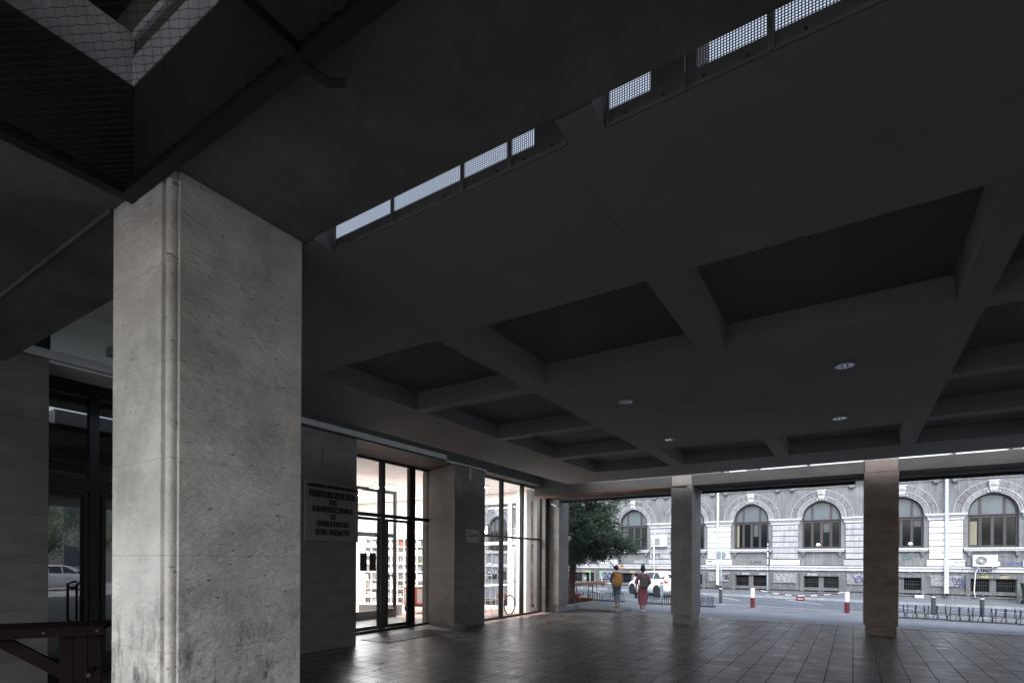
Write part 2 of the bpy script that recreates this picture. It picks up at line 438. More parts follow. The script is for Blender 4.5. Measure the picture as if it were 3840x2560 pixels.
    def build(s, name, material, parent=None, smooth=False, bevel=0.0, recalc=True):
        me = bpy.data.meshes.new(name)
        me.from_pydata([tuple(v) for v in s.v], [], s.f)
        me.update()
        if recalc:
            bm = bmesh.new(); bm.from_mesh(me)
            bmesh.ops.recalc_face_normals(bm, faces=bm.faces)
            bm.to_mesh(me); bm.free()
        if smooth: me.polygons.foreach_set('use_smooth', [True] * len(me.polygons))
        o = bpy.data.objects.new(name, me)
        for m_ in (material if isinstance(material, (list, tuple)) else [material]): me.materials.append(M[m_])
        C.objects.link(o)
        if parent is not None: o.parent = parent; o.matrix_parent_inverse = parent_inv(parent)
        if bevel:
            b = o.modifiers.new('bevel', 'BEVEL'); b.width = bevel; b.segments = 2; b.limit_method = 'ANGLE'
        return o
def world_of(o):
    m = Matrix.LocRotScale(o.location, o.rotation_euler, o.scale)
    return m if o.parent is None else world_of(o.parent) @ o.matrix_parent_inverse @ m
def parent_inv(p): return Matrix.Identity(4) if p.get('_local') else world_of(p).inverted()
def tag(o, label=None, cat=None, group=None, kind=None):
    if label: o['label'] = label
    if cat: o['category'] = cat
    if group: o['group'] = group
    if kind: o['kind'] = kind
    return o
def thing(name, label, cat, loc=(0, 0, 0), rz=0.0, group=None, local=True):
    """an Empty at the thing's base; local=True: parts are modelled around its origin"""
    o = bpy.data.objects.new(name, None); C.objects.link(o)
    o.location = loc; o.rotation_euler = (0, 0, rz)
    if local: o['_local'] = 1
    return tag(o, label, cat, group)
def copy_tree(o, parent=None):
    c = o.copy(); C.objects.link(c)
    if parent is not None: c.parent = parent
    for ch in o.children: copy_tree(ch, c)
    return c
def place(o, loc, rz=0.0, label=None, group=None):
    o.location = loc; o.rotation_euler = (0, 0, rz)
    return tag(o, label, None, group)
def gz(x, y):
    zr = -0.28 - 0.012 * (x + 3)
    if y < 18.8: return 0.0
    if y < 24: return zr * (y - 18.8) / 5.2
    if y < 35: return zr
    return zr + 0.12 + 0.1 * (y - 35) / 3
def text_mesh(body, size, extrude=0.004, align='CENTER', bold=0.0, shear=0.0, space=1.0):
    cu = bpy.data.curves.new('t', 'FONT'); cu.body = body; cu.size = size; cu.extrude = extrude
    cu.align_x = align; cu.align_y = 'CENTER'; cu.offset = bold; cu.shear = shear; cu.space_character = space
    cu.resolution_u = 3
    ob = bpy.data.objects.new('t', cu); C.objects.link(ob)
    dg = bpy.context.evaluated_depsgraph_get(); dg.update()
    me = bpy.data.meshes.new_from_object(ob.evaluated_get(dg))
    vs = [tuple(v.co) for v in me.vertices]; fs = [tuple(p.vertices) for p in me.polygons]
    bpy.data.objects.remove(ob); bpy.data.curves.remove(cu); bpy.data.meshes.remove(me)
    mb = MB(); mb.add(vs, fs); return mb
def text_y(body, x, y, z, size, bold=0.0, ex=0.003, **k):   # reads from -Y side, runs along +X
    return text_mesh(body, size, ex, bold=bold, **k).xf(Matrix.Translation((x, y, z)) @ Matrix.Rotation(PI / 2, 4, 'X'))
def text_x(body, x, y, z, size, bold=0.0, ex=0.003, **k):   # on a wall facing +X, runs along +Y
    return text_mesh(body, size, ex, bold=bold, **k).xf(Matrix.Translation((x, y, z)) @ Matrix.Rotation(PI / 2, 4, 'Z') @ Matrix.Rotation(PI / 2, 4, 'X'))
# ================================================================ ground
def sheet(name, x0, x1, y0, y1, nx, ny, m, dz=0.0, label=None, zf=gz):
    mb = MB(); vs = []; fs = []
    for j in range(ny + 1):
        for i in range(nx + 1):
            x = x0 + (x1 - x0) * i / nx; y = y0 + (y1 - y0) * j / ny
            vs.append((x, y, zf(x, min(max(y, y0 + 1e-4), y1 - 1e-4)) + dz))
    for j in range(ny):
        for i in range(nx):
            a = j * (nx + 1) + i; fs.append((a, a + 1, a + nx + 2, a + nx + 1))
    mb.add(vs, fs)
    o = mb.build(name, m, recalc=False)
    return tag(o, label, None, None, 'structure')
sheet('ground', -400, 400, -400, 600, 4, 4, 'asphalt', -1.2, 'distant grey ground around the street', zf=lambda x, y: 0)
sheet('porch_floor', -9.0, 12, -3.4, 18.6, 2, 2, 'porch_tiles', 0.0, 'dark small tile paving under the porch')
sheet('plaza', -30.0, 40, -45, -3.4, 2, 2, 'plaza_paving', 0.0, 'open grey plaza beyond the porch', zf=lambda x, y: 0)
sheet('side_street', 12, 70, -3.4, 18.6, 2, 2, 'pale_paving', 0.0, 'open street at the end of the porch', zf=lambda x, y: 0)
sheet('planting_bed_edge', -60, -9.0, 17.3, 18.6, 8, 1, 'asphalt_apron', 0.0, 'pavement strip beside the corner of the shop')
sheet('apron', -60, 70, 18.6, 28.0, 40, 20, 'asphalt_apron', 0.0, 'grey asphalt apron between porch and street')
sheet('road', -60, 70, 28.0, 35.0, 40, 4, 'asphalt', 0.0, 'blue grey asphalt road')
sheet('far_pavement', -60, 70, 35.0, 38.2, 40, 3, 'pavement_far', 0.0, 'pavement at the foot of the stone building', zf=lambda x, y: gz(x, max(y, 35.0)))
def strip(name, x0, x1, y0, y1, h, m, label, dz=0.0):
    mb = MB(); n = 40; vs = []
    for i in range(n + 1):
        x = x0 + (x1 - x0) * i / n
        z = gz(x, y0 - 0.01) + dz
        vs += [(x, y0, z - 0.1), (x, y0, z + h), (x, y1, z + h), (x, y1, z - 0.1)]
    fs = []
    for i in range(n):
        a, b = 4 * i, 4 * i + 4
        fs += [(a, b, b + 1, a + 1), (a + 1, b + 1, b + 2, a + 2), (a + 2, b + 2, b + 3, a + 3)]
    mb.add(vs, fs)
    return tag(mb.build(name, m), label, None, None, 'structure')
strip('kerb', -60, 70, 34.88, 35.03, 0.124, 'kerbstone', 'raised kerb of the far pavement')
strip('kerb_line', -60, 70, 27.9, 28.06, 0.012, 'kerbstone', 'flush pale kerb line along the near side of the road')
strip('pavement_edge', -9.2, 70, 18.42, 18.62, 0.006, 'kerbstone', 'pale edging strip where the tiles end')
strip('drain_channel', 1.2, 70, 18.1, 18.15, 0.004, 'void_black', 'narrow dark drain along the tile edge')
tag(MB().quad((-3.3, 17.75, 0.004), (-1.5, 17.75, 0.004), (-1.5, 18.4, 0.004), (-3.3, 18.4, 0.004)).build('patched_tiles', 'tile_patch', recalc=False), 'bluish patch of newer tiles near the edge of the paving', None, None, 'structure')
lf = MB(); rr = random.Random(6); lf.add([(2.75 + 0.07 * math.cos(a * .9) * (1 + .4 * (a % 2)), 16.9 + 0.05 * math.sin(a * .9), 0.006 + 0.02 * (a % 2)) for a in range(7)], [tuple(range(7))])
tag(lf.build('dry_leaf', 'dry_leaf', recalc=False), 'small brown dry leaf on the tiles right of the brown column', 'leaf')
# street lines
mb = MB()
def road_line(mb, x, y, dx, dy, w_):
    L_ = math.hypot(dx, dy); nx, ny = -dy / L_ * w_ / 2, dx / L_ * w_ / 2
    z = lambda a, b: gz(a, min(b, 34.8)) + 0.006
    p = [(x + nx, y + ny), (x + dx + nx, y + dy + ny), (x + dx - nx, y + dy - ny), (x - nx, y - ny)]
    mb.quad(*[(a, b, z(a, b)) for a, b in p])
for k in range(-7, 6):
    road_line(mb, -3.2 + k * 3.9, 33.9, 1.9, -2.6, 0.13)
tag(mb.build('bay_markings', 'paint_white', recalc=False), 'white painted parking bay lines on the road', None, None, 'structure')
mb = MB()
for k in range(-7, 6):
    road_line(mb, -5.6 + k * 3.9, 34.5, 3.6, -3.6, 0.11)
    road_line(mb, -3.3 + k * 3.9, 31.1, 1.5, -0.1, 0.1)
tag(mb.build('blue_markings', 'paint_blue', recalc=False), 'blue painted parking bay lines on the road', None, None, 'structure')

# ================================================================ university building
U = thing('university_building', 'dark grey concrete and travertine portico with coffered ceiling and lit glass shopfront', 'building', (-9.0, 5.0, 0), local=False)
ZS = 4.29
# foreground column with rounded bead in its corner groove
mb = MB()
mb.prism([(-4.46, 1.71), (-3.765, 1.71), (-3.765, 1.745), (-3.735, 1.745), (-3.735, 1.765), (-3.65, 1.765), (-3.65, 2.67), (-4.46, 2.67)], 0, ZS)
col = mb.build('column', 'travertine', U, bevel=0.006)
col['label'] = 'massive pale travertine column close in the foreground, dirty at its foot'
mb = MB(); mb.tube([(-3.70, 1.745, 0), (-3.70, 1.745, ZS - 0.002)], 0.034, 14)
mb.build('corner_bead', 'travertine', col, smooth=False)
# street side columns
def street_column(x0, x1, y0, y1, h, lab, M_='travertine_street'):
    mb = MB()
    mb.box(x0, x1, y0, y1, 0.26, 4.05)
    mb.box(x0 + 0.015, x1 - 0.015, y0 + 0.012, y1, 4.058, h)
    c = mb.build('column', M_, U, bevel=0.008)
    c['label'] = lab
    mb = MB(); mb.box(x0 + 0.045, x1 - 0.03, y0 + 0.045, y1 - 0.04, 0, 0.258)
    mb.build('plinth', M_, c, bevel=0.01)
    return c
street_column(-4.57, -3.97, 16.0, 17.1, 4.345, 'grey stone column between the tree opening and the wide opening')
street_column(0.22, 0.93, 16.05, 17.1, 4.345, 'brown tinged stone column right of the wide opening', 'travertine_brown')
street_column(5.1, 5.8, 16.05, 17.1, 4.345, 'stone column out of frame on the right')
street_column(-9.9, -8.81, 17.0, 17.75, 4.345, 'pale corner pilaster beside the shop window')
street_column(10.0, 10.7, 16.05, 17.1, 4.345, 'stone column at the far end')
# end columns of the open side and the plaza side
for x, y in ((-9.3, -3.3), ):
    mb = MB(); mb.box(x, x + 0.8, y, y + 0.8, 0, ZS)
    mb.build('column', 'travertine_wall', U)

# unseen walls added at the far end and back right to darken the porch
MB().box(10.9, 11.2, -3.4, 2.6, 0, ZS).box(2.4, 10.899, -3.4, -3.1, 0, ZS).build('light_block_wall', 'travertine_wall', U)
MB().box(10.9, 11.2, 15.0, 17.4, 0, ZS).build('light_block_wall', 'travertine_wall', U)
# beams
def beam(x0, x1, y0, y1, z0, z1, m='concrete_dark', name='beam'):
    mb = MB(); mb.box(x0, x1, y0, y1, z0, z1); return mb.build(name, m, U)
b0 = beam(-4.13, 11, 1.70, 2.68, ZS, 5.6); b0['label'] = 'deep dark concrete beam over the foreground column'
beam(-9.0, -4.1301, -3.4, 1.70, ZS + 0.004, 5.2)
beam(-9.0, -4.1301, 1.7001, 2.3, ZS + 0.0, 5.6)
beam(2.9, 11, -3.4, 1.698, ZS + 0.004, 5.2)
beam(-4.12, 2.898, -3.4, -2.6, ZS + 0.004, 5.2)
beam(4.95, 11, 2.6802, 15.9, ZS + 0.004, 5.2)
mb = MB(); mb.tube([(-8.9, 1.70, ZS - 0.004), (-4.47, 1.70, ZS - 0.004)], 0.018, 6)
mb.build('ceiling_trim', 'concrete_dark', U)
# street beam and lintels
fb = beam(-9.3, 11, 16.1, 16.85, 4.05, 4.345, 'lintel_and_shade', 'street_beam')
for i, (x0, x1, y0, y1) in enumerate(((-8.81, -4.571, 16.98, 17.2), (-3.969, 0.2195, 16.86, 17.08), (0.931, 5.099, 16.86, 17.08), (5.801, 9.99, 16.86, 17.08))):
    beam(x0, x1, y0, y1, 3.985, 4.34, 'travertine_street', 'lintel')
beam(-9.3, -8.8101, 16.86, 16.99, 4.05, 4.34, 'travertine_street', 'lintel')
beam(-9.0, -3.25, 16.2, 16.8, 4.349, 5.2, 'concrete_dark', 'upstand')
for xa, xb in ((-3.0, -2.55), (-2.2, -1.05), (-0.98, 0.2), (0.94, 1.95), (2.02, 2.95), (3.2, 5.05)): beam(xa, xb, 16.3, 16.33, 4.347, 4.75, 'post_white', 'added_slot_board')  # white boards added to show a line of light in the slot
for x in (-2.22, -1.02, 1.98, 2.98): beam(x, x + 0.035, 16.15, 16.3, 4.347, 4.6, 'concrete_dark', 'upstand')

# coffered ceiling
XR = [-7.75, -6.08, -3.98, -3.66, -1.56, -1.28, 0.83, 1.07, 3.1, 4.75]
YR = [2.9, 4.66, 6.63, 6.88, 9.05, 9.3, 11.5, 11.79, 13.92, 15.55]
cof = []
for (a, b) in ((1, 2), (3, 4), (5, 6), (7, 8)):
    for (c_, d_) in ((1, 2), (7, 8)): cof.append((XR[a], XR[b], YR[c_], YR[d_]))
for (a, b) in ((1, 2), (7, 8)):
    for (c_, d_) in ((3, 4), (5, 6)): cof.append((XR[a], XR[b], YR[c_], YR[d_]))
cof = [(x0 - (0.0 if x0 > -6 else 0), x1, y0, y1) for x0, x1, y0, y1 in cof]
mb = MB()
def is_cof(xm, ym): return any(x0 < xm < x1 and y0 < ym < y1 for x0, x1, y0, y1 in cof)
for i in range(len(XR) - 1):
    for j in range(len(YR) - 1):
        x0, x1, y0, y1 = XR[i], XR[i + 1], YR[j], YR[j + 1]
        if not is_cof((x0 + x1) / 2, (y0 + y1) / 2):
            mb.quad((x0, y0, ZS), (x0, y1, ZS), (x1, y1, ZS), (x1, y0, ZS))
tops = []; t, zt = 0.03, 4.56
for x0, x1, y0, y1 in cof:
    a = [(x0, y0, ZS), (x1, y0, ZS), (x1, y1, ZS), (x0, y1, ZS)]
    b = [(x0 + t, y0 + t, zt), (x1 - t, y0 + t, zt), (x1 - t, y1 - t, zt), (x0 + t, y1 - t, zt)]
    mb.add(a + b, [(0, 1, 5, 4), (1, 2, 6, 5), (2, 3, 7, 6), (3, 0, 4, 7)]); tops.append(b)
x0, x1, y0, y1 = XR[0], XR[-1], YR[0], YR[-1]
e = 0.085
mb.quad((x0, y0, ZS), (x1, y0, ZS), (x1, y0, ZS + e), (x0, y0, ZS + e)); mb.quad((x0, y1, ZS), (x1, y1, ZS), (x1, y1, ZS + e), (x0, y1, ZS + e))
mb.quad((x0, y0, ZS), (x0, y1, ZS), (x0, y1, ZS + e), (x0, y0, ZS + e)); mb.quad((x1, y0, ZS), (x1, y1, ZS), (x1, y1, ZS + e), (x1, y0, ZS + e))
mb.box(x0 + 0.002, x1 - 0.002, y0 + 0.002, y0 + 1.6, ZS + e, ZS + e + 0.02)
mb.box(x0 + 0.002, x1 - 0.002, y1 - 1.5, y1 - 0.002, ZS + e, ZS + e + 0.02)
mb.box(x0 + 0.002, x0 + 1.55, y0 + 1.601, y1 - 1.501, ZS + e, ZS + e + 0.02)
mb.box(x1 - 1.55, x1 - 0.002, y0 + 1.601, y1 - 1.501, ZS + e, ZS + e + 0.02)
mb.box(x0 + 1.5, x1 - 1.5, y0 + 1.55, y1 - 1.45, 4.9, 5.0)
mb.quad((x0 + 1.5, y0 + 1.55, ZS + e), (x1 - 1.5, y0 + 1.55, ZS + e), (x1 - 1.5, y0 + 1.55, 4.9), (x0 + 1.5, y0 + 1.55, 4.9))
mb.quad((x0 + 1.5, y1 - 1.45, ZS + e), (x1 - 1.5, y1 - 1.45, ZS + e), (x1 - 1.5, y1 - 1.45, 4.9), (x0 + 1.5, y1 - 1.45, 4.9))
mb.quad((x0 + 1.5, y0 + 1.55, ZS + e), (x0 + 1.5, y1 - 1.45, ZS + e), (x0 + 1.5, y1 - 1.45, 4.9), (x0 + 1.5, y0 + 1.55, 4.9))
mb.quad((x1 - 1.5, y0 + 1.55, ZS + e), (x1 - 1.5, y1 - 1.45, ZS + e), (x1 - 1.5, y1 - 1.45, 4.9), (x1 - 1.5, y0 + 1.55, 4.9))
cc = mb.build('coffered_ceiling', 'plaster_ceiling', U, recalc=False)
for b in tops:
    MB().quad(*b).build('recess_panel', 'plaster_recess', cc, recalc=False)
cc['label'] = 'smooth dark grey coffered ceiling slab hung between the beams'
mb = MB()   # hairline crack across the plain strip of ceiling
rr = random.Random(4); px, py = -1.49, 2.92; pts = []
while py < 5.4:
    pts.append((px, py, ZS - 0.0015)); py += 0.12; px += 0.03 * 0.4 + rr.uniform(-0.018, 0.018) - 0.005
mb.tube(pts, 0.0008, 4); mb.build('crack', 'void_black', cc)
# short solid junctions and blockers in the light slot
beam(-1.44, -1.21, 2.70, 2.8998, ZS + 0.002, 5.0, 'plaster_ceiling', 'slot_junction')
beam(-4.5, -3.545, 2.70, 2.8998, ZS + 0.002, 5.0, 'plaster_ceiling', 'slot_junction')
beam(-1.86, -1.62, 3.2, 3.5, ZS + 0.15, 5.5, 'concrete_dark', 'upstand')
beam(-1.05, -0.78, 3.2, 3.5, ZS + 0.15, 5.5, 'concrete_dark', 'upstand')
# perforated steel panels standing on the edge of the slab
def perf(xa, xb):
    mb = MB(); p = 0.0145; z0, z1 = ZS + 0.001, ZS + 0.42; h = 0.0044
    nx = int((xb - xa) / p); nz = int((z1 - z0) / p); vs = []; fs = []
    for i in range(nx):
        for j in range(nz):
            cx = xa + p * (i + 0.5) ; cz = z0 + p * (j + 0.5); q = p / 2
            o = len(vs)
            vs += [(cx - q, 2.893, cz - q), (cx + q, 2.893, cz - q), (cx + q, 2.893, cz + q), (cx - q, 2.893, cz + q),
                   (cx - h, 2.893, cz - h), (cx + h, 2.893, cz - h), (cx + h, 2.893, cz + h), (cx - h, 2.893, cz + h)]
            fs += [(o, o + 1, o + 5, o + 4), (o + 1, o + 2, o + 6, o + 5), (o + 2, o + 3, o + 7, o + 6), (o + 3, o, o + 4, o + 7)]
    mb.add(vs, fs)
    pl = mb.build('perforated_panel', 'perforated_steel', U, recalc=False)
    mb = MB()
    for x in (xa, xb - 0.012): mb.box(x, x + 0.012, 2.872, 2.889, z0, z1)
    mb.box(xa + 0.0121, xb - 0.0121, 2.88, 2.889, z0, z0 + 0.01)
    mb.build('edge_strip', 'perforated_steel', pl)
    n = max(2, int((xb - xa) / 0.22))
    for i in range(n):
        x = xa + (xb - xa) * (i + 0.5) / n
        MB().lathe((x, 2.886, z0 + 0.035), [(0.007, 0.0), (0.005, -0.006), (0.0, -0.008)], 8, 'y').build('screw', 'wire_black', pl)
for a, b in ((-3.53, -2.89), (-2.888, -2.24), (-2.238, -1.86), (-1.858, -1.455), (-1.2, -0.775), (-0.773, -0.35), (-0.348, 0.25), (0.252, 0.86), (0.862, 1.5)):
    perf(a, b)

# walls of the shop side
def pier(pts, z0, z1, lab=None, m='travertine_wall'):
    mb = MB(); mb.prism(pts, z0, z1); o = mb.build('wall_pier', m, U, bevel=0.006)
    if lab: o['label'] = lab
    return o
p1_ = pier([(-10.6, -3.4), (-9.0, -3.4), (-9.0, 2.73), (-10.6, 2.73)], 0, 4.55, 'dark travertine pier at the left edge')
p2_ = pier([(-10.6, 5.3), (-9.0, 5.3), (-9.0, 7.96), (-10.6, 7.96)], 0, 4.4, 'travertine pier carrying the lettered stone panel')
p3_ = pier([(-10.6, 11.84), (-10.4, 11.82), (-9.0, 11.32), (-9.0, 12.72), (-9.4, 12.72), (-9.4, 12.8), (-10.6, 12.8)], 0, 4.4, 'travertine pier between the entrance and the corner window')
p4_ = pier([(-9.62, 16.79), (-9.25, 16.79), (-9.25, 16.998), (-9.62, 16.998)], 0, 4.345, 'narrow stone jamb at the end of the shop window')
for p_, (x0, x1, y0, y1) in ((p2_, (-9.0, -8.985, 7.09, 7.55)), (p3_, (-9.0, -8.985, 11.72, 12.2))):
    mb = MB(); z0, z1 = (3.76, 4.08) if p_ is p2_ else (3.7, 4.02)
    mb.box(x0, x1, y0, y1, z0, z1)
    for a in ((y0 - 0.015, y0 - 0.002, z0 - 0.015, z1 + 0.015), (y1 + 0.002, y1 + 0.015, z0 - 0.015, z1 + 0.015)): mb.box(-9.0, -8.98, *a)
    for a in ((y0, y1, z0 - 0.015, z0 - 0.002), (y0, y1, z1 + 0.002, z1 + 0.015)): mb.box(-9.0, -8.98, *a)
    mb.build('access_cover', 'travertine_wall', p_)
uw = beam(-9.6, -9.002, -3.4, 5.3, 4.41, 5.16, 'pale_wall', 'upper_wall'); beam(-9.6, -9.002, 5.3001, 16.85, 4.41, 5.16, 'lintel_and_shade', 'upper_wall')  # farther half coloured dark for the shade above the shopfront
beam(-11.0, -6.9, 2.3, 5.3, 5.161, 5.3, 'pale_wall', 'upper_ceiling'); beam(-11.0, -6.9, 5.3001, 17.0, 5.161, 5.3, 'lintel_and_shade', 'upper_ceiling')  # ceiling split alike, shade put into the farther half's colour
beam(-10.6, -9.6002, -3.4, 12.8, 4.415, 4.6, 'concrete_shade', 'soffit')
mb = MB(); mb.box(-8.9, -8.62, 11.15, 11.32, 0, 0.17); mb.build('stone_stop', 'travertine_wall', p3_, bevel=0.015)
beam(-9.0, -8.995, 2.35, 2.74, 4.55, 5.16, 'void_black', 'upstand')

# shaft with a wire mesh below it and a raised lid above
for a in ((-4.6, -4.13, -2.6, 1.69, 5.2, 5.32), (-4.6, 2.9, -3.1, -2.6, 5.2, 5.32), (2.9, 3.4, -2.6, 1.69, 5.2, 5.32)):
    beam(*a, 'marble_weathered', 'shaft_upstand')
mb = MB(); mb.box(-4.128, -4.10, -2.59, 1.69, 4.97, 5.33); mb.build('shaft_lining', 'marble_weathered', U)
mb = MB(); mb.box(-4.09, 2.88, 1.675, 1.699, 4.97, 5.16); mb.build('shaft_lining', 'marble_weathered', U)
mb = MB(); mb.box(-4.09, 2.88, 1.675, 1.699, 5.29, 5.34); mb.build('shaft_lining', 'marble_weathered', U)
mb = MB(); mb.box(-4.099, -4.085, -2.59, 1.699, ZS + 0.005, 4.969); mb.box(-4.084, 2.88, 1.682, 1.699, ZS + 0.005, 4.969)
mb.build('shaft_wall', 'concrete_shade', U)
mb = MB(); mb.box(-6.0, 4.4, -4.4, 3.0, 5.6, 5.75); lid = mb.build('shaft_lid', 'concrete_shade', U)
mb = MB()
for x, y in ((-4.5, 1.9), (-4.5, -2.9), (3.2, 1.9), (3.2, -2.9), (-1, 2.0)): mb.box(x, x + 0.12, y, y + 0.12, 5.33, 5.599)
mb.build('post', 'concrete_shade', lid)

# ---- glazing of the entrance (X=-10.35) and the corner window (X=-9.5)
def glaz(name, x, ys, zs, fw, label, y0, y1, z0, z1, glassm='shop_glass'):
    mb = MB(); d = 0.06
    mb.box(x - d, x + d, y0 + fw, y1 - fw, z1 - fw, z1); mb.box(x - d, x + d, y0 + fw, y1 - fw, z0, z0 + fw)
    mb.box(x - d, x + d, y0, y0 + fw, z0, z1); mb.box(x - d, x + d, y1 - fw, y1, z0, z1)
    for (a, b) in ys: mb.box(x - d + 0.003, x + d - 0.003, a, b, z0 + fw, z1 - fw)
    for (a, b) in zs: mb.box(x - d + 0.006, x + d - 0.006, y0 + fw, y1 - fw, a, b)
    f = mb.build(name, 'black_frame', U); f['label'] = label
    mb = MB(); mb.quad((x, y0 + fw, z0 + fw), (x, y1 - fw, z0 + fw), (x, y1 - fw, z1 - fw), (x, y0 + fw, z1 - fw))
    mb.build('pane', glassm, f, recalc=False)
    return f
ent = glaz('shop_entrance', -10.35, [(9.93, 10.06), (10.98, 11.2)], [(2.93, 3.02)], 0.05, 'black framed glass entrance with transom light, brightly lit behind', 7.98, 11.84, 0, 4.4)
mb = MB()
for y0, y1 in ((8.05, 9.88), (10.1, 10.96)):
    mb.box(-10.34, -10.285, y0, y0 + 0.07, 0.06, 2.9); mb.box(-10.34, -10.285, y1 - 0.07, y1, 0.06, 2.9)
    mb.box(-10.34, -10.285, y0 + 0.0701, y1 - 0.0701, 2.83, 2.9); mb.box(-10.34, -10.285, y0 + 0.0701, y1 - 0.0701, 0.06, 0.15)
mb.build('door_leaf', 'black_frame', ent)
mb = MB(); mb.tube([(-10.28, 10.14, 1.42), (-10.2, 10.14, 1.42), (-10.19, 10.24, 1.42), (-10.19, 10.3, 1.40), (-10.19, 10.31, 1.34), (-10.19, 10.31, 0.62), (-10.19, 10.3, 0.56), (-10.19, 10.24, 0.54), (-10.2, 10.14, 0.54), (-10.28, 10.14, 0.54)], 0.018, 8)
mb.build('door_handle', 'black_frame', ent)
mb = MB()
for y in (9.25, 9.56):
    mb.box(-10.335, -10.33, y, y + 0.22, 1.55, 2.0)
nt_ = mb.build('paper_notice', 'dark_board', ent)
mb = MB(); rr = random.Random(2)
for y in (9.25, 9.56):
    for k in range(9): mb.box(-10.3295, -10.329, y + 0.03, y + 0.03 + rr.uniform(0.08, 0.15), 1.62 + k * 0.035, 1.632 + k * 0.035)
mb.build('lines_of_writing', 'letter_black', nt_)
cw = glaz('corner_window', -9.5, [(14.27, 14.38), (15.53, 15.64)], [(2.56, 2.62)], 0.05, 'tall black framed shop window of six panes, brightly lit behind', 12.8, 16.79, 0, 4.41)
# left entrance, unlit
le = glaz('side_entrance', -10.3, [(3.62, 3.75)], [(2.89, 3.07)], 0.05, 'dark unlit glass entrance reflecting the street', 2.73, 5.3, 0, 4.42, 'dark_glass')
mb = MB()
for y0, y1 in ((2.80, 3.6), (3.78, 4.6)):
    mb.box(-10.29, -10.225, y0, y0 + 0.06, 0.06, 2.86); mb.box(-10.29, -10.225, y1 - 0.06, y1, 0.06, 2.86)
    mb.box(-10.29, -10.225, y0 + 0.0601, y1 - 0.0601, 2.78, 2.86); mb.box(-10.29, -10.225, y0 + 0.0601, y1 - 0.0601, 0.06, 0.3)
mb.build('door_leaf', 'black_frame', le)
mb = MB(); mb.tube([(-10.22, 3.5, 1.45), (-10.14, 3.5, 1.45), (-10.13, 3.42, 1.42), (-10.13, 3.42, 0.85), (-10.14, 3.5, 0.8), (-10.22, 3.5, 0.8)], 0.018, 8)
mb.build('door_handle', 'black_frame', le)

# ---- rooms behind the glass
beam(-20.2, -10.61, 1.5, 7.9, 4.42, 4.55, 'pale_wall', 'room_ceiling')
mb = MB(); mb.box(-20.2, -20.0, 1.5, 7.8, 0, 4.4); mb.box(-19.9, -10.61, 1.3, 1.5, 0, 4.4)
mb.build('hall_wall', 'shelf_grey', U)
MB().box(-12.56, -10.61, 7.9, 8.02, 0, 4.4).build('vestibule_wall', 'travertine_wall', U)
mb = MB(); mb.box(-20.2, -12.5601, 7.9, 8.02, 0, 4.4); mb.box(-20.2, -20.0, 8.03, 17.35, 0, 4.4); mb.box(-19.99, -13.35, 17.25, 17.42, 0, 4.4); mb.box(-13.34, -9.62, 17.25, 17.42, 4.12, 4.4)
mb.build('shop_wall', 'white_interior', U)
mb = MB(); mb.box(-20.2, -9.62, 7.9, 17.4, 4.42, 4.55); mb.build('shop_ceiling', 'white_interior', U)
mb = MB(); mb.box(-20.2, -9.0, 1.4, 7.9, -0.05, -0.006); mb.box(-12.6, -9.0, 7.901, 12.8, -0.05, -0.003); mb.build('vestibule_floor', 'vestibule_floor', U)
mb = MB(); mb.box(-20.2, -12.6, 7.901, 17.3, -0.05, -0.003); mb.box(-12.599, -9.56, 12.8005, 17.3, -0.05, -0.003); mb.box(-9.4, -9.0, 12.72, 17.3, -0.05, -0.002)
mb.build('shop_floor', 'floor_panels', U)
# inner vestibule screen
mb = MB(); x = -12.6
for (a, b) in ((8.03, 8.1), (10.5, 10.58), (12.0, 12.13), (12.7, 12.79)): mb.box(x - 0.04, x + 0.04, a, b, 0, 4.05)
mb.box(x - 0.036, x + 0.036, 8.03, 12.79, 2.55, 2.68); mb.box(x - 0.036, x + 0.036, 8.03, 12.79, 0, 0.26); mb.box(x - 0.036, x + 0.036, 8.03, 12.79, 3.95, 4.05)
scn = mb.build('inner_screen', 'black_frame', U)
mb = MB(); mb.quad((x, 8.03, 0.26), (x, 12.79, 0.26), (x, 12.79, 3.95), (x, 8.03, 3.95)); mb.build('pane', 'shop_glass', scn, recalc=False)
# street-side glazing with white frames
mb = MB(); y = 17.33
for (a, b) in ((-13.33, -13.25), (-12.62, -12.5), (-11.15, -11.0), (-9.72, -9.64)): mb.box(a, b, y - 0.05, y + 0.05, 0, 4.11)
mb.box(-13.24, -9.73, y - 0.045, y + 0.045, 2.45, 2.56); mb.box(-13.24, -9.73, y - 0.045, y + 0.045, 0, 0.1); mb.box(-13.24, -9.73, y - 0.045, y + 0.045, 4.03, 4.11)
mb.box(-10.98, -10.86, y - 0.06, y + 0.04, 0.1, 2.35); mb.box(-10.3, -10.18, y - 0.06, y + 0.04, 0.1, 2.35); mb.box(-10.86, -10.3, y - 0.06, y + 0.04, 2.25, 2.35)
wf = mb.build('street_window', 'white_lacquer', U); wf['label'] = 'white framed glazing and door towards the street, seen through the shop'
mb = MB(); mb.quad((-13.24, y, 0.1), (-9.73, y, 0.1), (-9.73, y, 4.03), (-13.24, y, 4.03)); mb.build('pane', 'shop_glass', wf, recalc=False)
mb = MB(); mb.bar((-10.92, 17.25, 1.05), (-10.78, 17.25, 1.05), 0.025, 0.025); mb.build('door_handle', 'black_plastic', wf)
mb = MB(); mb.box(-10.45, -10.02, 16.75, 17.15, 0, 4.41); mb.build('column', 'white_interior', U)['label'] = 'white square column inside the corner window'
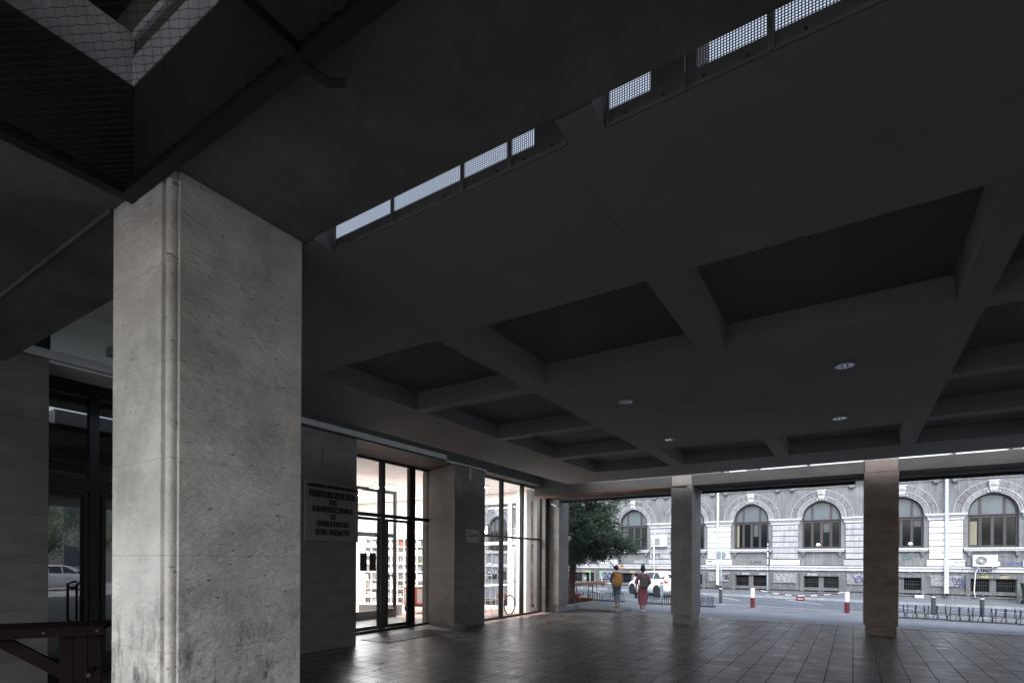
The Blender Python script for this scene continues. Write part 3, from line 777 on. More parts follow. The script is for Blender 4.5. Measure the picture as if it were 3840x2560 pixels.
# ceiling lamps of the shop
def shop_lamp(x, y, lx, ly, e_, lab):
    t_ = thing('ceiling_lamp', lab, 'lamp', (x, y, 4.42), group='lamps in the lit shop')
    mb = MB(); mb.box(-lx / 2, lx / 2, -ly / 2, ly / 2, -0.05, 0); mb.build('housing', 'white_lacquer', t_)
    mb = MB(); mb.box(-lx / 2 + 0.02, lx / 2 - 0.02, -ly / 2 + 0.02, ly / 2 - 0.02, -0.06, -0.051); mb.build('diffuser', 'lamp_glow', t_)
    l = bpy.data.lights.new('lamp_light', 'AREA'); l.shape = 'RECTANGLE'; l.size = lx; l.size_y = ly; l.energy = e_; l.color = (0.97, 0.98, 1.0)
    o = bpy.data.objects.new('lamp_light', l); C.objects.link(o); o.parent = t_; o.location = (0, 0, -0.075)
SHOP = 195
shop_lamp(-14.5, 13.4, 2.4, 0.3, SHOP, 'long ceiling lamp over the shelves in the lit shop')
shop_lamp(-17.0, 14.6, 2.4, 0.3, SHOP, 'long ceiling lamp at the back of the lit shop')
shop_lamp(-11.3, 15.2, 1.2, 0.3, SHOP * 0.55, 'short ceiling lamp behind the corner window')

# ================================================================ signs on the piers
GL = {}
def arc(cx, cy, rx, ry, a0, a1, n=8): return [(cx + rx * math.cos(math.radians(a0 + (a1 - a0) * i / n)), cy + ry * math.sin(math.radians(a0 + (a1 - a0) * i / n))) for i in range(n + 1)]
B_, T_ = 0.17, 0.075      # thick and thin strokes
def S(x, y0=0, y1=1, w_=B_): return ([(x, y0), (x, y1)], w_)
def F(x, y, l=0.28): return ([(x - l / 2, y), (x + l / 2, y)], 0.06)
GL['I'] = (0.34, [S(.17), F(.17, .03), F(.17, .97)])
GL['M'] = (1.0, [S(.14, w_=T_), S(.84), ([(.14, 1), (.47, .1)], B_), ([(.47, .1), (.8, 1)], T_), F(.14, .03, .24), F(.84, .03), F(.1, .97, .2), F(.88, .97, .2)])
GL['N'] = (.84, [S(.14, w_=T_), S(.7, w_=T_), ([(.12, 1), (.7, .0)], B_), F(.14, .03, .24), F(.1, .97, .2), F(.7, .97, .26)])
GL['S'] = (.6, [(arc(.3, .74, .19, .2, 30, 250, 9) + arc(.3, .27, .2, .22, 70, -150, 9), .13), ([(.49, .78), (.49, .98)], .05), ([(.1, .02), (.1, .24)], .05)])
GL['T'] = (.68, [S(.34), ([(.03, .95), (.65, .95)], .1), ([(.05, .78), (.05, .97)], .05), ([(.63, .78), (.63, .97)], .05), F(.34, .03)])
GL['E'] = (.62, [S(.17), ([(.05, .96), (.55, .96)], .08), ([(.05, .04), (.57, .04)], .08), ([(.2, .5), (.42, .5)], .07), ([(.54, .78), (.54, .98)], .05), ([(.56, .02), (.56, .24)], .05)])
GL['R'] = (.74, [S(.17), (arc(.33, .74, .2, .22, 90, -90, 8), .14), ([(.05, .96), (.35, .96)], .07), ([(.17, .52), (.34, .52)], .07), ([(.36, .5), (.68, .03)], .15), F(.17, .03)])
GL['B'] = (.7, [S(.17), (arc(.34, .75, .17, .21, 90, -90, 8), .12), (arc(.36, .28, .21, .25, 90, -90, 8), .14), ([(.05, .96), (.34, .96)], .07), ([(.05, .03), (.36, .03)], .07), ([(.17, .53), (.36, .53)], .06)])
GL['D'] = (.8, [S(.17), (arc(.32, .5, .36, .46, 90, -90, 12), .15), ([(.05, .96), (.33, .96)], .07), ([(.05, .04), (.33, .04)], .07)])
GL['U'] = (.8, [([(.17, 1), (.17, .35)] + arc(.4, .32, .23, .29, 180, 360, 8) + [(.63, 1)], .12), F(.17, .97), F(.63, .97, .24), S(.17, .3, 1)])
GL['C'] = (.72, [(arc(.4, .5, .3, .47, 45, 315, 12), .14), ([(.62, .72), (.62, .96)], .05), ([(.62, .06), (.62, .26)], .05)])
GL['O'] = (.84, [(arc(.42, .5, .32, .47, 0, 360, 16), .15)])
GL['V'] = (.8, [([(.14, 1), (.42, 0)], B_), ([(.42, 0), (.68, 1)], T_), F(.14, .97), F(.68, .97, .24)])
GL['A'] = (.8, [([(.14, 0), (.38, 1)], T_), ([(.38, 1), (.66, 0)], B_), ([(.24, .32), (.56, .32)], .06), F(.14, .03, .24), F(.66, .03)])
GL['H'] = (.84, [S(.17), S(.67), ([(.17, .5), (.67, .5)], .07), F(.17, .03), F(.17, .97), F(.67, .03), F(.67, .97)])
GL['L'] = (.6, [S(.17), ([(.05, .04), (.55, .04)], .08), F(.17, .97), ([(.55, .02), (.55, .26)], .05)])
def serif_line(mb, s, y_c, z_c, h, width, x):
    adv = sum((GL[c][0] + .06) if c in GL else .42 for c in s)
    kx = width / adv; cy = y_c - width / 2
    for c in s:
        if c not in GL: cy += .42 * kx; continue
        for pts, w_ in GL[c][1]:
            P = [(cy + a * kx, z_c - h / 2 + b * h) for a, b in pts]
            hw = w_ * h / 2; n = len(P); vs = []
            for i, (a, b) in enumerate(P):
                d0 = Vector(P[min(i + 1, n - 1)]) - Vector(P[max(i - 1, 0)])
                d0 = d0.normalized() if d0.length > 1e-9 else Vector((1, 0))
                nx, ny = -d0.y * hw, d0.x * hw
                vs += [(x, a + nx, b + ny), (x, a - nx, b - ny), (x + 0.02, a + nx, b + ny), (x + 0.02, a - nx, b - ny)]
            fs = []
            for i in range(n - 1):
                q = 4 * i
                fs += [(q, q + 1, q + 5, q + 4), (q + 2, q + 6, q + 7, q + 3), (q, q + 4, q + 6, q + 2), (q + 1, q + 3, q + 7, q + 5)]
            fs += [(0, 2, 3, 1), (4 * n - 4, 4 * n - 3, 4 * n - 1, 4 * n - 2)]
            mb.add(vs, fs)
        cy += (GL[c][0] + .06) * kx
sg = thing('stone_sign', 'large stone name panel with black serif capitals on the pier left of the lit entrance', 'sign', (-9.0, 7.3, 2.2))
mb = MB(); mb.box(0.001, 0.045, -0.655, 0.665, 0.0, 1.175); mb.build('panel', 'sign_stone', sg, bevel=0.004)
mb = MB()
for s_, z_, h_, w_ in (('MINISTERUL EDUCATIEI NATIONALE', 1.085, 0.058, 1.2), ('UNIVERSITATEA', .925, .125, 1.16), ('DE', .775, .105, .2), ('ARHITECTURA', .63, .11, 1.03),
                       ('SI', .49, .105, .14), ('URBANISM', .345, .11, .8), ('ION MINCU', .175, .115, .85)):
    serif_line(mb, s_, 0.0, z_, h_, w_, 0.047)
mb.build('lettering', 'letter_black', sg)
pq = thing('small_plaque', 'small pale screwed plaque with three lines of black print on the pier between the windows', 'sign', (-9.0, 12.1, 2.33))
mb = MB(); mb.box(0.001, 0.03, -0.31, 0.31, 0.0, 0.36); mb.build('panel', 'plaque_white', pq, bevel=0.003)
for y_ in (-0.27, 0.27):
    for z_ in (0.035, 0.325): MB().lathe((0.031, y_, z_), [(0.014, 0), (0.012, 0.006), (0, 0.008)], 8, 'x').build('screw', 'wire_black', pq)
m2 = MB()
for ln, (y0, z_, ws) in enumerate(((-0.24, 0.262, (0.11,)), (-0.1, 0.212, (0.05, 0.09, 0.13)), (-0.24, 0.165, (0.06, 0.11, 0.11, 0.14)))):
    y_ = y0; rr = random.Random(ln)
    for w_ in ws:
        k = 0
        while k < w_:
            hh = rr.choice((0.022, 0.022, 0.03)); m2.box(0.031, 0.033, y_ + k, y_ + k + 0.007, z_ - 0.011, z_ - 0.011 + hh)
            m2.box(0.031, 0.033, y_ + k + 0.0071, y_ + k + 0.0095, z_ - 0.011 + 0.014 * rr.random(), z_ - 0.004 + 0.014 * rr.random() + 0.004)
            k += 0.0105
        y_ += w_ + 0.025
m2.build('lettering', 'letter_black', pq)

# ================================================================ fittings on the building
def rail(name, lab, cat, pts, r, m, n=8, sm=True): return tag(MB().tube(pts, r, n).build(name, m, smooth=sm), lab, cat)
ct = thing('cable_trunking', 'long pale cable trunking running along the wall above the shopfront', 'cable duct', (-8.95, 6.0, 4.45), local=False)
mb = MB(); mb.box(-8.999, -8.93, -1, 10.9, 4.44, 4.52); mb.box(-8.999, -8.94, 10.901, 12.72, 4.4, 4.44); mb.build('duct', 'tray_white', ct, bevel=0.004)
mb = MB(); mb.box(-8.999, -8.945, -1, 10.9, 4.523, 4.56); mb.build('upper_duct', 'tray_white', ct, bevel=0.004)
mb = MB(); mb.box(-8.999, -8.96, 11.95, 11.99, 4.05, 4.399); mb.build('branch', 'tray_white', ct)
for lab, x, y in (('leftmost recessed ceiling downlight in the central panel', -2.99, 7.98), ('largest recessed ceiling downlight, nearest on the right', -0.1, 7.96),
                  ('recessed ceiling downlight behind the nearest one on the right', -0.21, 10.8), ('recessed ceiling downlight farthest back on the left', -3.13, 10.9)):
    t_ = thing('downlight', lab, 'ceiling light', (x, y, ZS), group='unlit downlights in the ceiling')
    mb = MB(); mb.lathe((0, 0, 0), [(0.125, -0.001), (0.125, -0.012), (0.105, -0.014), (0.104, -0.001)], 28); mb.build('trim_ring', 'ceiling_ring', t_, smooth=True)
    mb = MB(); mb.lathe((0, 0, 0), [(0.103, -0.013), (0.095, -0.006), (0.06, -0.003), (0.0, -0.002)], 28); mb.build('reflector', 'lamp_reflector', t_, smooth=False)
    mb = MB()
    for s_ in (-1, 1): mb.tube([(0.03 * s_, -0.05, -0.008), (0.03 * s_, 0.05, -0.008)], 0.011, 8)
    mb.build('bulb', 'grey_board', t_)
# wire mesh screen under the shaft
ms = thing('mesh_screen', 'dark wire mesh stretched in a steel frame under the ceiling opening', 'mesh screen', (-1.0, 0, 4.25), local=False)
mb = MB(); zf_ = 4.255
mb.box(-4.17, -4.09, -2.4, 1.72, zf_ - 0.03, zf_ + 0.03); mb.box(-4.089, 2.8, 1.625, 1.705, zf_ - 0.03, zf_ + 0.03)
mb.box(-2.33, -2.25, -2.4, 1.6249, zf_ - 0.028, zf_ + 0.028); mb.box(0.6, 0.68, -2.4, 1.6249, zf_ - 0.028, zf_ + 0.028)
fr = mb.build('frame', 'wire_black', ms)
mb = MB(); mb.bar((-2.29, 1.66, zf_ - 0.03), (-2.24, 1.80, zf_ - 0.05), 0.05, 0.012); mb.bar((-2.24, 1.795, zf_ - 0.05), (-2.2, 1.86, zf_ - 0.018), 0.05, 0.01)
mb.build('bracket', 'wire_black', ms)
# chain link: zigzag wires
mb = MB(); vs = []; fs = []
def wire(mb, pts, r):
    n = len(pts); vs = []; fs = []
    for i, p in enumerate(pts):
        a = Vector(pts[max(i - 1, 0)]); b = Vector(pts[min(i + 1, n - 1)]); d = (b - a).normalized()
        s_ = Vector((-d.y, d.x, 0)) * r
        p = Vector(p)
        vs += [p + s_, p + Vector((0, 0, r)), p - s_, p + Vector((0, 0, -r))]
    for i in range(n - 1):
        for k in range(4): fs.append((4 * i + k, 4 * i + (k + 1) % 4, 4 * i + 4 + (k + 1) % 4, 4 * i + 4 + k))
    mb.add(vs, fs)
P_ = 0.048
x = -4.09; q = 0; P_ = 0.042
while x < 0.6:
    y = -0.9; pts = []; k = 0
    while y < 1.64:
        pts.append((x + (P_ / 2 if (k + q) % 2 == 0 else -P_ / 2) * 1.06, y, zf_ + (0.004 if k % 2 else -0.004)))
        y += P_ * 0.55; k += 1
    wire(mb, pts, 0.0017); x += P_; q += 1
mb.build('wire_mesh', 'wire_black', ms, recalc=False)
# conduits along the street beam
rail('conduit', 'thick dark corrugated conduit slung under the lintel of the wide opening', 'conduit', [(-3.96 + i * 0.2, 17.12, 3.958 - 0.003 * math.sin(i * 1.3)) for i in range(21)], [0.05 + 0.003 * (i % 2) for i in range(21)], 'steel_black')
rail('conduit', 'thick dark corrugated conduit slung under the lintel at the right edge', 'conduit', [(0.94 + i * 0.2, 17.12, 3.955 - 0.003 * math.sin(i * 1.1)) for i in range(21)], [0.05 + 0.003 * (i % 2) for i in range(21)], 'steel_black')
rail('conduit', 'dark conduit slung under the lintel above the tree', 'conduit', [(-8.8 + i * 0.2, 17.24, 3.95 - 0.003 * math.sin(i * 1.2)) for i in range(22)], 0.05, 'steel_black')
rail('rusty_pipe', 'upper of two thin brown pipes along the beam above the tree', 'pipe', [(-9.2, 16.07, 4.02), (-7.5, 16.05, 4.035), (-5.5, 16.06, 4.03), (-4.1, 15.97, 4.035)], 0.018, 'rusty_steel', 6)
rail('rusty_pipe', 'lower of two thin brown pipes along the beam above the tree', 'pipe', [(-9.2, 16.08, 3.975), (-7.5, 16.07, 3.985), (-5.5, 16.08, 3.99), (-4.58, 16.07, 3.995)], 0.022, 'rusty_steel', 6)
rail('loose_cable', 'thin black cable hanging from the ceiling edge to the junction box', 'cable', [(-8.95, 16.2, 4.1), (-8.8, 16.0, 4.08), (-8.5, 15.9, 4.03), (-8.0, 15.85, 4.1), (-7.4, 15.8, 4.28)], 0.007, 'wire_black', 5)
jb = thing('junction_box', 'small grey junction box in the corner above the pilaster', 'box', (-9.0, 16.9, 4.15))
mb = MB(); mb.box(-0.06, 0.12, -0.08, 0.05, -0.09, 0.09); mb.build('housing', 'tray_white', jb, bevel=0.01)
mb = MB(); mb.tube([(-0.06, -0.02, 0.05), (-0.2, -0.03, 0.0), (-0.23, -0.1, -0.1)], 0.02, 6); mb.tube([(-0.06, -0.04, -0.04), (-0.16, -0.1, 0.04), (-0.25, -0.14, 0.1)], 0.014, 6); mb.build('cable', 'wire_black', jb)
rail('drain_pipe', 'thin grey pipe running down the joint beside the corner pilaster', 'pipe', [(-9.22, 16.97, 0.25), (-9.22, 16.97, 4.1)], 0.02, 'lintel_and_shade', 8)
sc_ = thing('security_camera', 'small white security camera under the lintel on the corner pilaster', 'camera', (-9.05, 16.99, 3.8))
mb = MB(); mb.bar((-0.0, 0, 0), (0.06, -0.12, 0.01), 0.02, 0.02); mb.build('arm', 'tray_white', sc_)
mb = MB(); mb.bar((0.02, -0.13, 0.05), (0.26, -0.17, -0.06), 0.07, 0.07); mb.build('housing', 'tray_white', sc_, bevel=0.01)
mb = MB(); mb.bar((0.26, -0.17, -0.06), (0.27, -0.172, -0.064), 0.05, 0.05); mb.build('lens', 'black_plastic', sc_)
gr = thing('foot_grate', 'dark rectangular foot grate set in the floor before the lit entrance', 'grate', (-9.05, 9.7, 0))
mb = MB()
for i in range(30): mb.box(-0.43, 0.43, -1.18 + i * 0.079, -1.18 + i * 0.079 + 0.05, 0.004, 0.012)
mb.build('bars', 'black_frame', gr)
mb = MB(); mb.box(-0.45, 0.45, -1.2, 1.2, 0.001, 0.0035); mb.build('tray', 'void_black', gr)
# ================================================================ stone building across the street
YB = 38.0
PB = thing('stone_building', 'long grey and white stone building with round arched windows across the street', 'building', (-10, YB, 0), local=False)
KS = list(range(-9, 5))
CX = [(-1.66 + 3.975 * k) for k in KS]
HW = 3.975 / 2
mb = MB(); base = MB()
RA, ZC = 1.03, 4.57
def rv(mb, pts, y0=YB, y1=YB + 0.32, close=False):
    n = len(pts)
    for i in range(n if close else n - 1):
        a, b = pts[i], pts[(i + 1) % n]
        mb.quad((a[0], y0, a[1]), (b[0], y0, b[1]), (b[0], y1, b[1]), (a[0], y1, a[1]))
for c in CX:
    L_, R_ = c - HW, c + HW
    q = lambda x0, x1, z0, z1, m_=mb: m_.quad((x0, YB, z0), (x1, YB, z0), (x1, YB, z1), (x0, YB, z1))
    q(L_, R_, -1.0, 0.04, base); q(L_, c - 0.91, 0.04, 0.98, base); q(c + 0.91, R_, 0.04, 0.98, base); q(L_, R_, 0.98, 1.4, base)
    rv(base, [(c - 0.91, 0.04), (c + 0.91, 0.04), (c + 0.91, 0.98), (c - 0.91, 0.98)], close=True)
    q(L_, R_, 1.4, 2.7); q(L_, c - RA, 2.7, ZC); q(c + RA, R_, 2.7, ZC)
    n = 16; arc_p = [(c + RA * math.cos(PI * i / n), ZC + RA * math.sin(PI * i / n)) for i in range(n + 1)]
    for i in range(n):
        (xa, za), (xb, zb) = arc_p[i], arc_p[i + 1]
        side = R_ if i < n // 2 else L_
        mb.quad((xa, YB, za), (side, YB, za), (side, YB, zb), (xb, YB, zb))
    q(L_, R_, ZC + RA, 13.0)
    rv(mb, [(c - RA, 2.7), (c + RA, 2.7)] + arc_p, close=True)
x0, x1 = CX[0] - HW, CX[-1] + HW
mb.box(x0, x1, YB + 0.6, YB + 14, 1.4, 13.0)
for z in (7.35,): mb.box(x0, x1, YB - 0.3, YB + 0.3, z, z + 0.3)
base.box(x0, x1, YB + 0.6, YB + 14, -1.0, 1.39)
mb.build('wall', 'stucco', PB, recalc=False)
base.build('basement_wall', 'base_stone', PB, recalc=False)
# running members
def run(name, m, *boxes):
    mb = MB()
    for b in boxes: mb.box(x0, x1, *b)
    return mb.build(name, m, PB, bevel=0.012)
run('belt_course', 'ledge_stone', (YB - 0.16, YB - 0.001, 1.52, 1.62), (YB - 0.10, YB - 0.001, 1.34, 1.519))
run('base_moulding', 'base_stone', (YB - 0.07, YB - 0.001, 0.24, 0.30), (YB - 0.11, YB - 0.001, 0.12, 0.239), (YB - 0.15, YB - 0.001, -1.0, 0.03))
# ornamental frieze: rail with bosses and curls
mb = MB(); mb.box(x0, x1, YB - 0.05, YB - 0.001, 6.38, 6.42); mb.box(x0, x1, YB - 0.06, YB - 0.001, 6.72, 6.8)
mb.build('frieze_rail', 'stucco', PB)
piers = [c + HW for c in CX[:-1]]
for c in CX:
    mb = MB(); xx = c - 1.2
    while xx < c + 1.25:
        mb.lathe((xx, YB - 0.001, 6.57), [(0.085, -0.0), (0.075, -0.05), (0.045, -0.085), (0, -0.1)], 10, 'y')
        mb.tube([(xx + 0.05 + 0.02 * k, YB - 0.03, 6.46 + 0.022 * k + 0.05 * math.sin(k * .8)) for k in range(6)], 0.022, 5)
        xx += 0.235
    mb.build('frieze_carving', 'stucco', PB, smooth=True)
def kx(c): return [p for p in ()]
wht = {-3: 0, }
for i, c in enumerate(CX):
    # archivolt: two stepped rings, voussoir ring with joints
    a = MB(); a.ring(c, ZC, RA + 0.001, RA + 0.1, 0, PI, YB - 0.05, YB - 0.002, 28); a.ring(c, ZC, RA + 0.101, RA + 0.2, 0, PI, YB - 0.09, YB - 0.002, 28)
    a.ring(c, ZC, RA + 0.201, RA + 0.31, 0, PI, YB - 0.13, YB - 0.002, 28)
    ar = a.build('arch_moulding', 'arch_stone', PB)
    a = MB()
    for k in range(8):
        a0 = PI * k / 8 + 0.012; a1 = PI * (k + 1) / 8 - 0.012
        a.ring(c, ZC, RA + 0.33, RA + 0.61, a0, a1, YB - 0.035, YB - 0.002, 5)
    a.build('voussoirs', 'stucco', PB)
    a = MB(); a.ring(c, ZC, RA + 0.62, RA + 0.65, 0, PI, YB - 0.045, YB - 0.002, 30); a.build('hood_line', 'stucco_light', PB)
    # keystone with shell
    a = MB(); a.box(c - 0.24, c + 0.24, YB - 0.3, YB - 0.131, 6.2, 6.26)
    a.prism_y([(c - 0.13, 5.62), (c + 0.13, 5.62), (c + 0.19, 5.95), (c - 0.19, 5.95)], YB - 0.2, YB - 0.131)
    a.prism_y([(c - 0.2, 5.951), (c + 0.2, 5.951), (c + 0.2, 6.199), (c - 0.2, 6.199)], YB - 0.26, YB - 0.131)
    k_ = a.build('keystone', 'ledge_stone', PB, bevel=0.01)
    a = MB()
    for j in range(5):
        an = PI * (0.1 + 0.2 * j); a.tube([(c, YB - 0.27, 6.0), (c + 0.15 * math.cos(an), YB - 0.29, 6.0 + 0.15 * math.sin(an))], [0.015, 0.035], 6)
    for j in range(-2, 3): a.tube([(c + j * 0.065, YB - 0.205, 5.93), (c + j * 0.048, YB - 0.205, 5.64)], 0.022, 6)
    for s_ in (-1, 1): a.lathe((c + s_ * 0.23, YB - 0.15, 5.66), [(0.06, 0), (0.05, -0.05), (0, -0.07)], 8, 'y')
    a.build('shell_carving', 'ledge_stone', k_, smooth=True)
    # window joinery
    a = MB(); yf = YB + 0.2
    a.ring(c, ZC, RA - 0.1, RA - 0.002, 0, PI, yf, yf + 0.08, 24)
    for s_ in (-1, 1):
        a.box(c + s_ * RA - (0.1 if s_ > 0 else -0.002), c + s_ * RA + (0.1 if s_ < 0 else -0.002), yf, yf + 0.08, 2.72, 4.3)
        a.box(c + s_ * 0.5 - 0.055, c + s_ * 0.5 + 0.055, yf + 0.004, yf + 0.08, 4.48, ZC + 0.78)
        a.box(c + s_ * 0.5 - 0.07, c + s_ * 0.5 + 0.07, yf + 0.004, yf + 0.08, 2.801, 4.3)
        for e_ in (-0.04, 0.04): a.box(c + s_ * 0.5 + e_ - 0.008, c + s_ * 0.5 + e_ + 0.008, yf - 0.012, yf + 0.0039, 2.801, 4.3)
    a.box(c - 0.07, c + 0.07, yf + 0.004, yf + 0.08, 2.801, 4.3)
    a.box(c - RA, c + RA, yf - 0.05, yf + 0.1, 4.42, 4.479); a.box(c - RA, c + RA, yf - 0.02, yf + 0.1, 4.3, 4.36); a.box(c - RA, c + RA, yf + 0.02, yf + 0.1, 4.3601, 4.4199)
    a.box(c - RA + 0.101, c + RA - 0.101, yf, yf + 0.08, 2.72, 2.8)
    wn = a.build('window', 'window_wood', PB)
    a = MB(); a.quad((c - RA, yf + 0.06, 2.72), (c + RA, yf + 0.06, 2.72), (c + RA, yf + 0.06, 4.4), (c - RA, yf + 0.06, 4.4)); a.build('lower_pane', 'pane_dark', wn, recalc=False)
    a = MB(); a.add([(c + (RA - .02) * math.cos(PI * j / 20), yf + 0.06, ZC + (RA - .02) * math.sin(PI * j / 20)) for j in range(21)] + [(c - RA + .02, yf + .06, 4.47), (c + RA - .02, yf + .06, 4.47)], [tuple(range(23))])
    a.build('upper_pane', 'pane_grey', wn, recalc=False)
    # sill with brackets and panel
    a = MB(); a.box(c - 1.24, c + 1.24, YB - 0.24, YB - 0.001, 2.58, 2.67); a.box(c - 1.2, c + 1.2, YB - 0.19, YB - 0.001, 2.49, 2.579)
    sl_ = a.build('window_sill', 'ledge_stone', PB, bevel=0.01)
    a = MB()
    for s_ in (-1, 1):
        xx = c + s_ * 0.98
        a.box(xx - 0.12, xx + 0.12, YB - 0.16, YB - 0.001, 2.42, 2.489); a.box(xx - 0.07, xx + 0.07, YB - 0.13, YB - 0.001, 2.27, 2.419)
        a.lathe((xx, YB - 0.06, 2.16), [(0.0, 0.0), (0.05, 0.03), (0.06, 0.07), (0.03, 0.109)], 8)
    a.build('sill_bracket', 'stucco', sl_)
    a = MB(); a.box(c - 0.82, c + 0.82, YB - 0.03, YB - 0.001, 2.36, 2.39); a.box(c - 0.82, c + 0.82, YB - 0.03, YB - 0.001, 2.2, 2.23)
    a.box(c - 0.82, c - 0.79, YB - 0.03, YB - 0.001, 2.2301, 2.3599); a.box(c + 0.79, c + 0.82, YB - 0.03, YB - 0.001, 2.2301, 2.3599)
    a.box(c - 1.14, c + 1.14, YB - 0.05, YB - 0.001, 1.68, 1.99)
    a.build('apron_panel', 'stucco', PB)
    # basement light: surround, fluted mullion, grilles
    a = MB(); a.box(c - 1.13, c - 0.93, YB - 0.14, YB - 0.001, 0.05, 1.18); a.box(c + 0.93, c + 1.13, YB - 0.14, YB - 0.001, 0.05, 1.18)
    a.box(c - 0.9299, c + 0.9299, YB - 0.14, YB - 0.001, 1.0, 1.18); a.box(c - 0.92, c + 0.92, YB - 0.2, YB - 0.001, -0.04, 0.0299)
    for s_ in (-0.42, 0.42): a.box(c + s_ - 0.1, c + s_ + 0.1, YB - 0.1, YB - 0.001, 1.22, 1.3)
    a.build('basement_surround', 'base_stone', PB, bevel=0.01)
    a = MB(); a.box(c - 0.13, c + 0.13, YB + 0.02, YB + 0.2, 0.041, 0.98)
    for j in range(4): a.tube([(c - 0.09 + 0.06 * j, YB + 0.005, 0.22), (c - 0.09 + 0.06 * j, YB + 0.005, 0.93)], 0.02, 6)
    a.box(c - 0.15, c + 0.15, YB - 0.03, YB + 0.0199, 0.041, 0.2)
    a.build('fluted_mullion', 'stucco', PB)
    for s_ in (-1, 1):
        a = MB(); xa, xb = (c - 0.9, c - 0.14) if s_ < 0 else (c + 0.14, c + 0.9)
        for j in range(9):
            xx = xa + (xb - xa) * (j + 0.5) / 9
            a.tube([(xx, YB + 0.12, 0.05), (xx, YB + 0.12, 0.97)], 0.011, 5)
            a.lathe((xx, YB + 0.11, 0.12), [(0.03, 0), (0, -0.03)], 6, 'y')
        for z in (0.1, 0.62, 0.78): a.box(xa, xb, YB + 0.1, YB + 0.14, z, z + 0.022)
        g_ = a.build('basement_grille', 'iron', PB)
    a = MB(); a.quad((c - 0.91, YB + 0.3, 0.04), (c + 0.91, YB + 0.3, 0.04), (c + 0.91, YB + 0.3, 0.98), (c - 0.91, YB + 0.3, 0.98))
    a.build('basement_pane', 'pane_dark', PB, recalc=False)
    if KS[i] in (0, 1):
        MB().lathe((c - 0.18 if KS[i] == 0 else c + 0.45, yf + 0.05, 2.95), [(0.0, -0.06), (0.1, -0.05), (0.07, 0.03), (0.03, 0.06)], 10).build('desk_lamp', 'lamp_glow', wn)
    for (xa, xb, za, zb, m_) in {2: [(-0.92, -0.62, 2.82, 4.1, 'curtain_cream')], 0: [(0.1, 0.42, 3.7, 4.28, 'curtain_grey')], -1: [(0.12, 0.4, 3.5, 4.28, 'curtain_grey'), (-0.9, -0.75, 2.82, 4.28, 'curtain_cream')],
                                 -3: [(-0.92, -0.6, 3.2, 4.28, 'curtain_grey')], 1: [(0.6, 0.92, 3.9, 4.28, 'curtain_grey')]}.get(KS[i], []):
        MB().box(c + xa, c + xb, yf + 0.045, yf + 0.055, za, zb).build('curtain', m_, wn)
# piers between the windows: rusticated blocks under an impost
WHITE = {0, 3, 1}
for i, p in enumerate(piers):
    bay = KS[i]                       # pier stands right of this bay
    down = bay in (-2, 1, -5, -8)
    mm = 'whitewash' if down else 'stucco_light'
    hw = 0.73
    a = MB(); z = 2.06
    for k in range(6):
        zz = z + 0.357 * k
        a.prism([(p - hw, YB - 0.001), (p - hw, YB - 0.09), (p - hw + .03, YB - 0.12), (p + hw - .03, YB - 0.12), (p + hw, YB - 0.09), (p + hw, YB - 0.001)], zz, zz + 0.32)
    o = a.build('rusticated_pier', mm, PB, bevel=0.018)
    a = MB(); a.box(p - 0.83, p + 0.83, YB - 0.12, YB - 0.001, 1.66, 2.0); a.build('pier_block', 'whitewash' if bay in (-2, -1, 1, -4) else 'stucco_light', PB, bevel=0.015)
    a = MB(); a.box(p - 0.92, p + 0.92, YB - 0.24, YB - 0.001, 4.47, 4.57); a.box(p - 0.85, p + 0.85, YB - 0.15, YB - 0.001, 4.36, 4.4699); a.box(p - 0.8, p + 0.8, YB - 0.12, YB - 0.001, 4.22, 4.3599)
    im = a.build('impost', 'ledge_stone', PB, bevel=0.006)
    a = MB(); xx = p - 0.82
    while xx < p + 0.82:
        a.box(xx, xx + 0.035, YB - 0.2, YB - 0.1501, 4.38, 4.45); xx += 0.068
    a.build('dentils', 'stucco_light', im)
    a = MB()
    for s_ in (-1, 1):
        xx = p + s_ * 0.42
        a.box(xx - 0.17, xx + 0.17, YB - 0.16, YB - 0.001, 6.36, 6.95); a.box(xx - 0.12, xx + 0.12, YB - 0.2, YB - 0.16, 6.3, 6.95)
        for j in (-1, 0, 1): a.lathe((xx + j * 0.065, YB - 0.1, 6.235), [(0, -0.01), (0.035, 0.02), (0.03, 0.064)], 7)
    for z in (6.5, 6.57, 6.64): a.box(p - 0.25, p + 0.25, YB - 0.06, YB - 0.001, z, z + 0.03)
    a.build('console_pair', 'stucco', PB)
    a = MB(); rr = random.Random(i); nx, nz = 26, 13; X0, X1, Z0, Z1 = p - 0.7, p + 0.7, 0.5, 1.14
    if bay != -9:
        vs = []; fs = []
        for j in range(nz + 1):
            for k in range(nx + 1):
                e_ = 0 if j in (0, nz) or k in (0, nx) else 1
                vs.append((X0 + (X1 - X0) * k / nx, YB - 0.001 - (0.07 + 0.05 * rr.random()) * e_, Z0 + (Z1 - Z0) * j / nz))
        for j in range(nz):
            for k in range(nx):
                q_ = j * (nx + 1) + k; fs.append((q_, q_ + 1, q_ + nx + 2, q_ + nx + 1))
        a.add(vs, fs)
    a.build('rough_panel', 'rough_stone', PB, recalc=False)

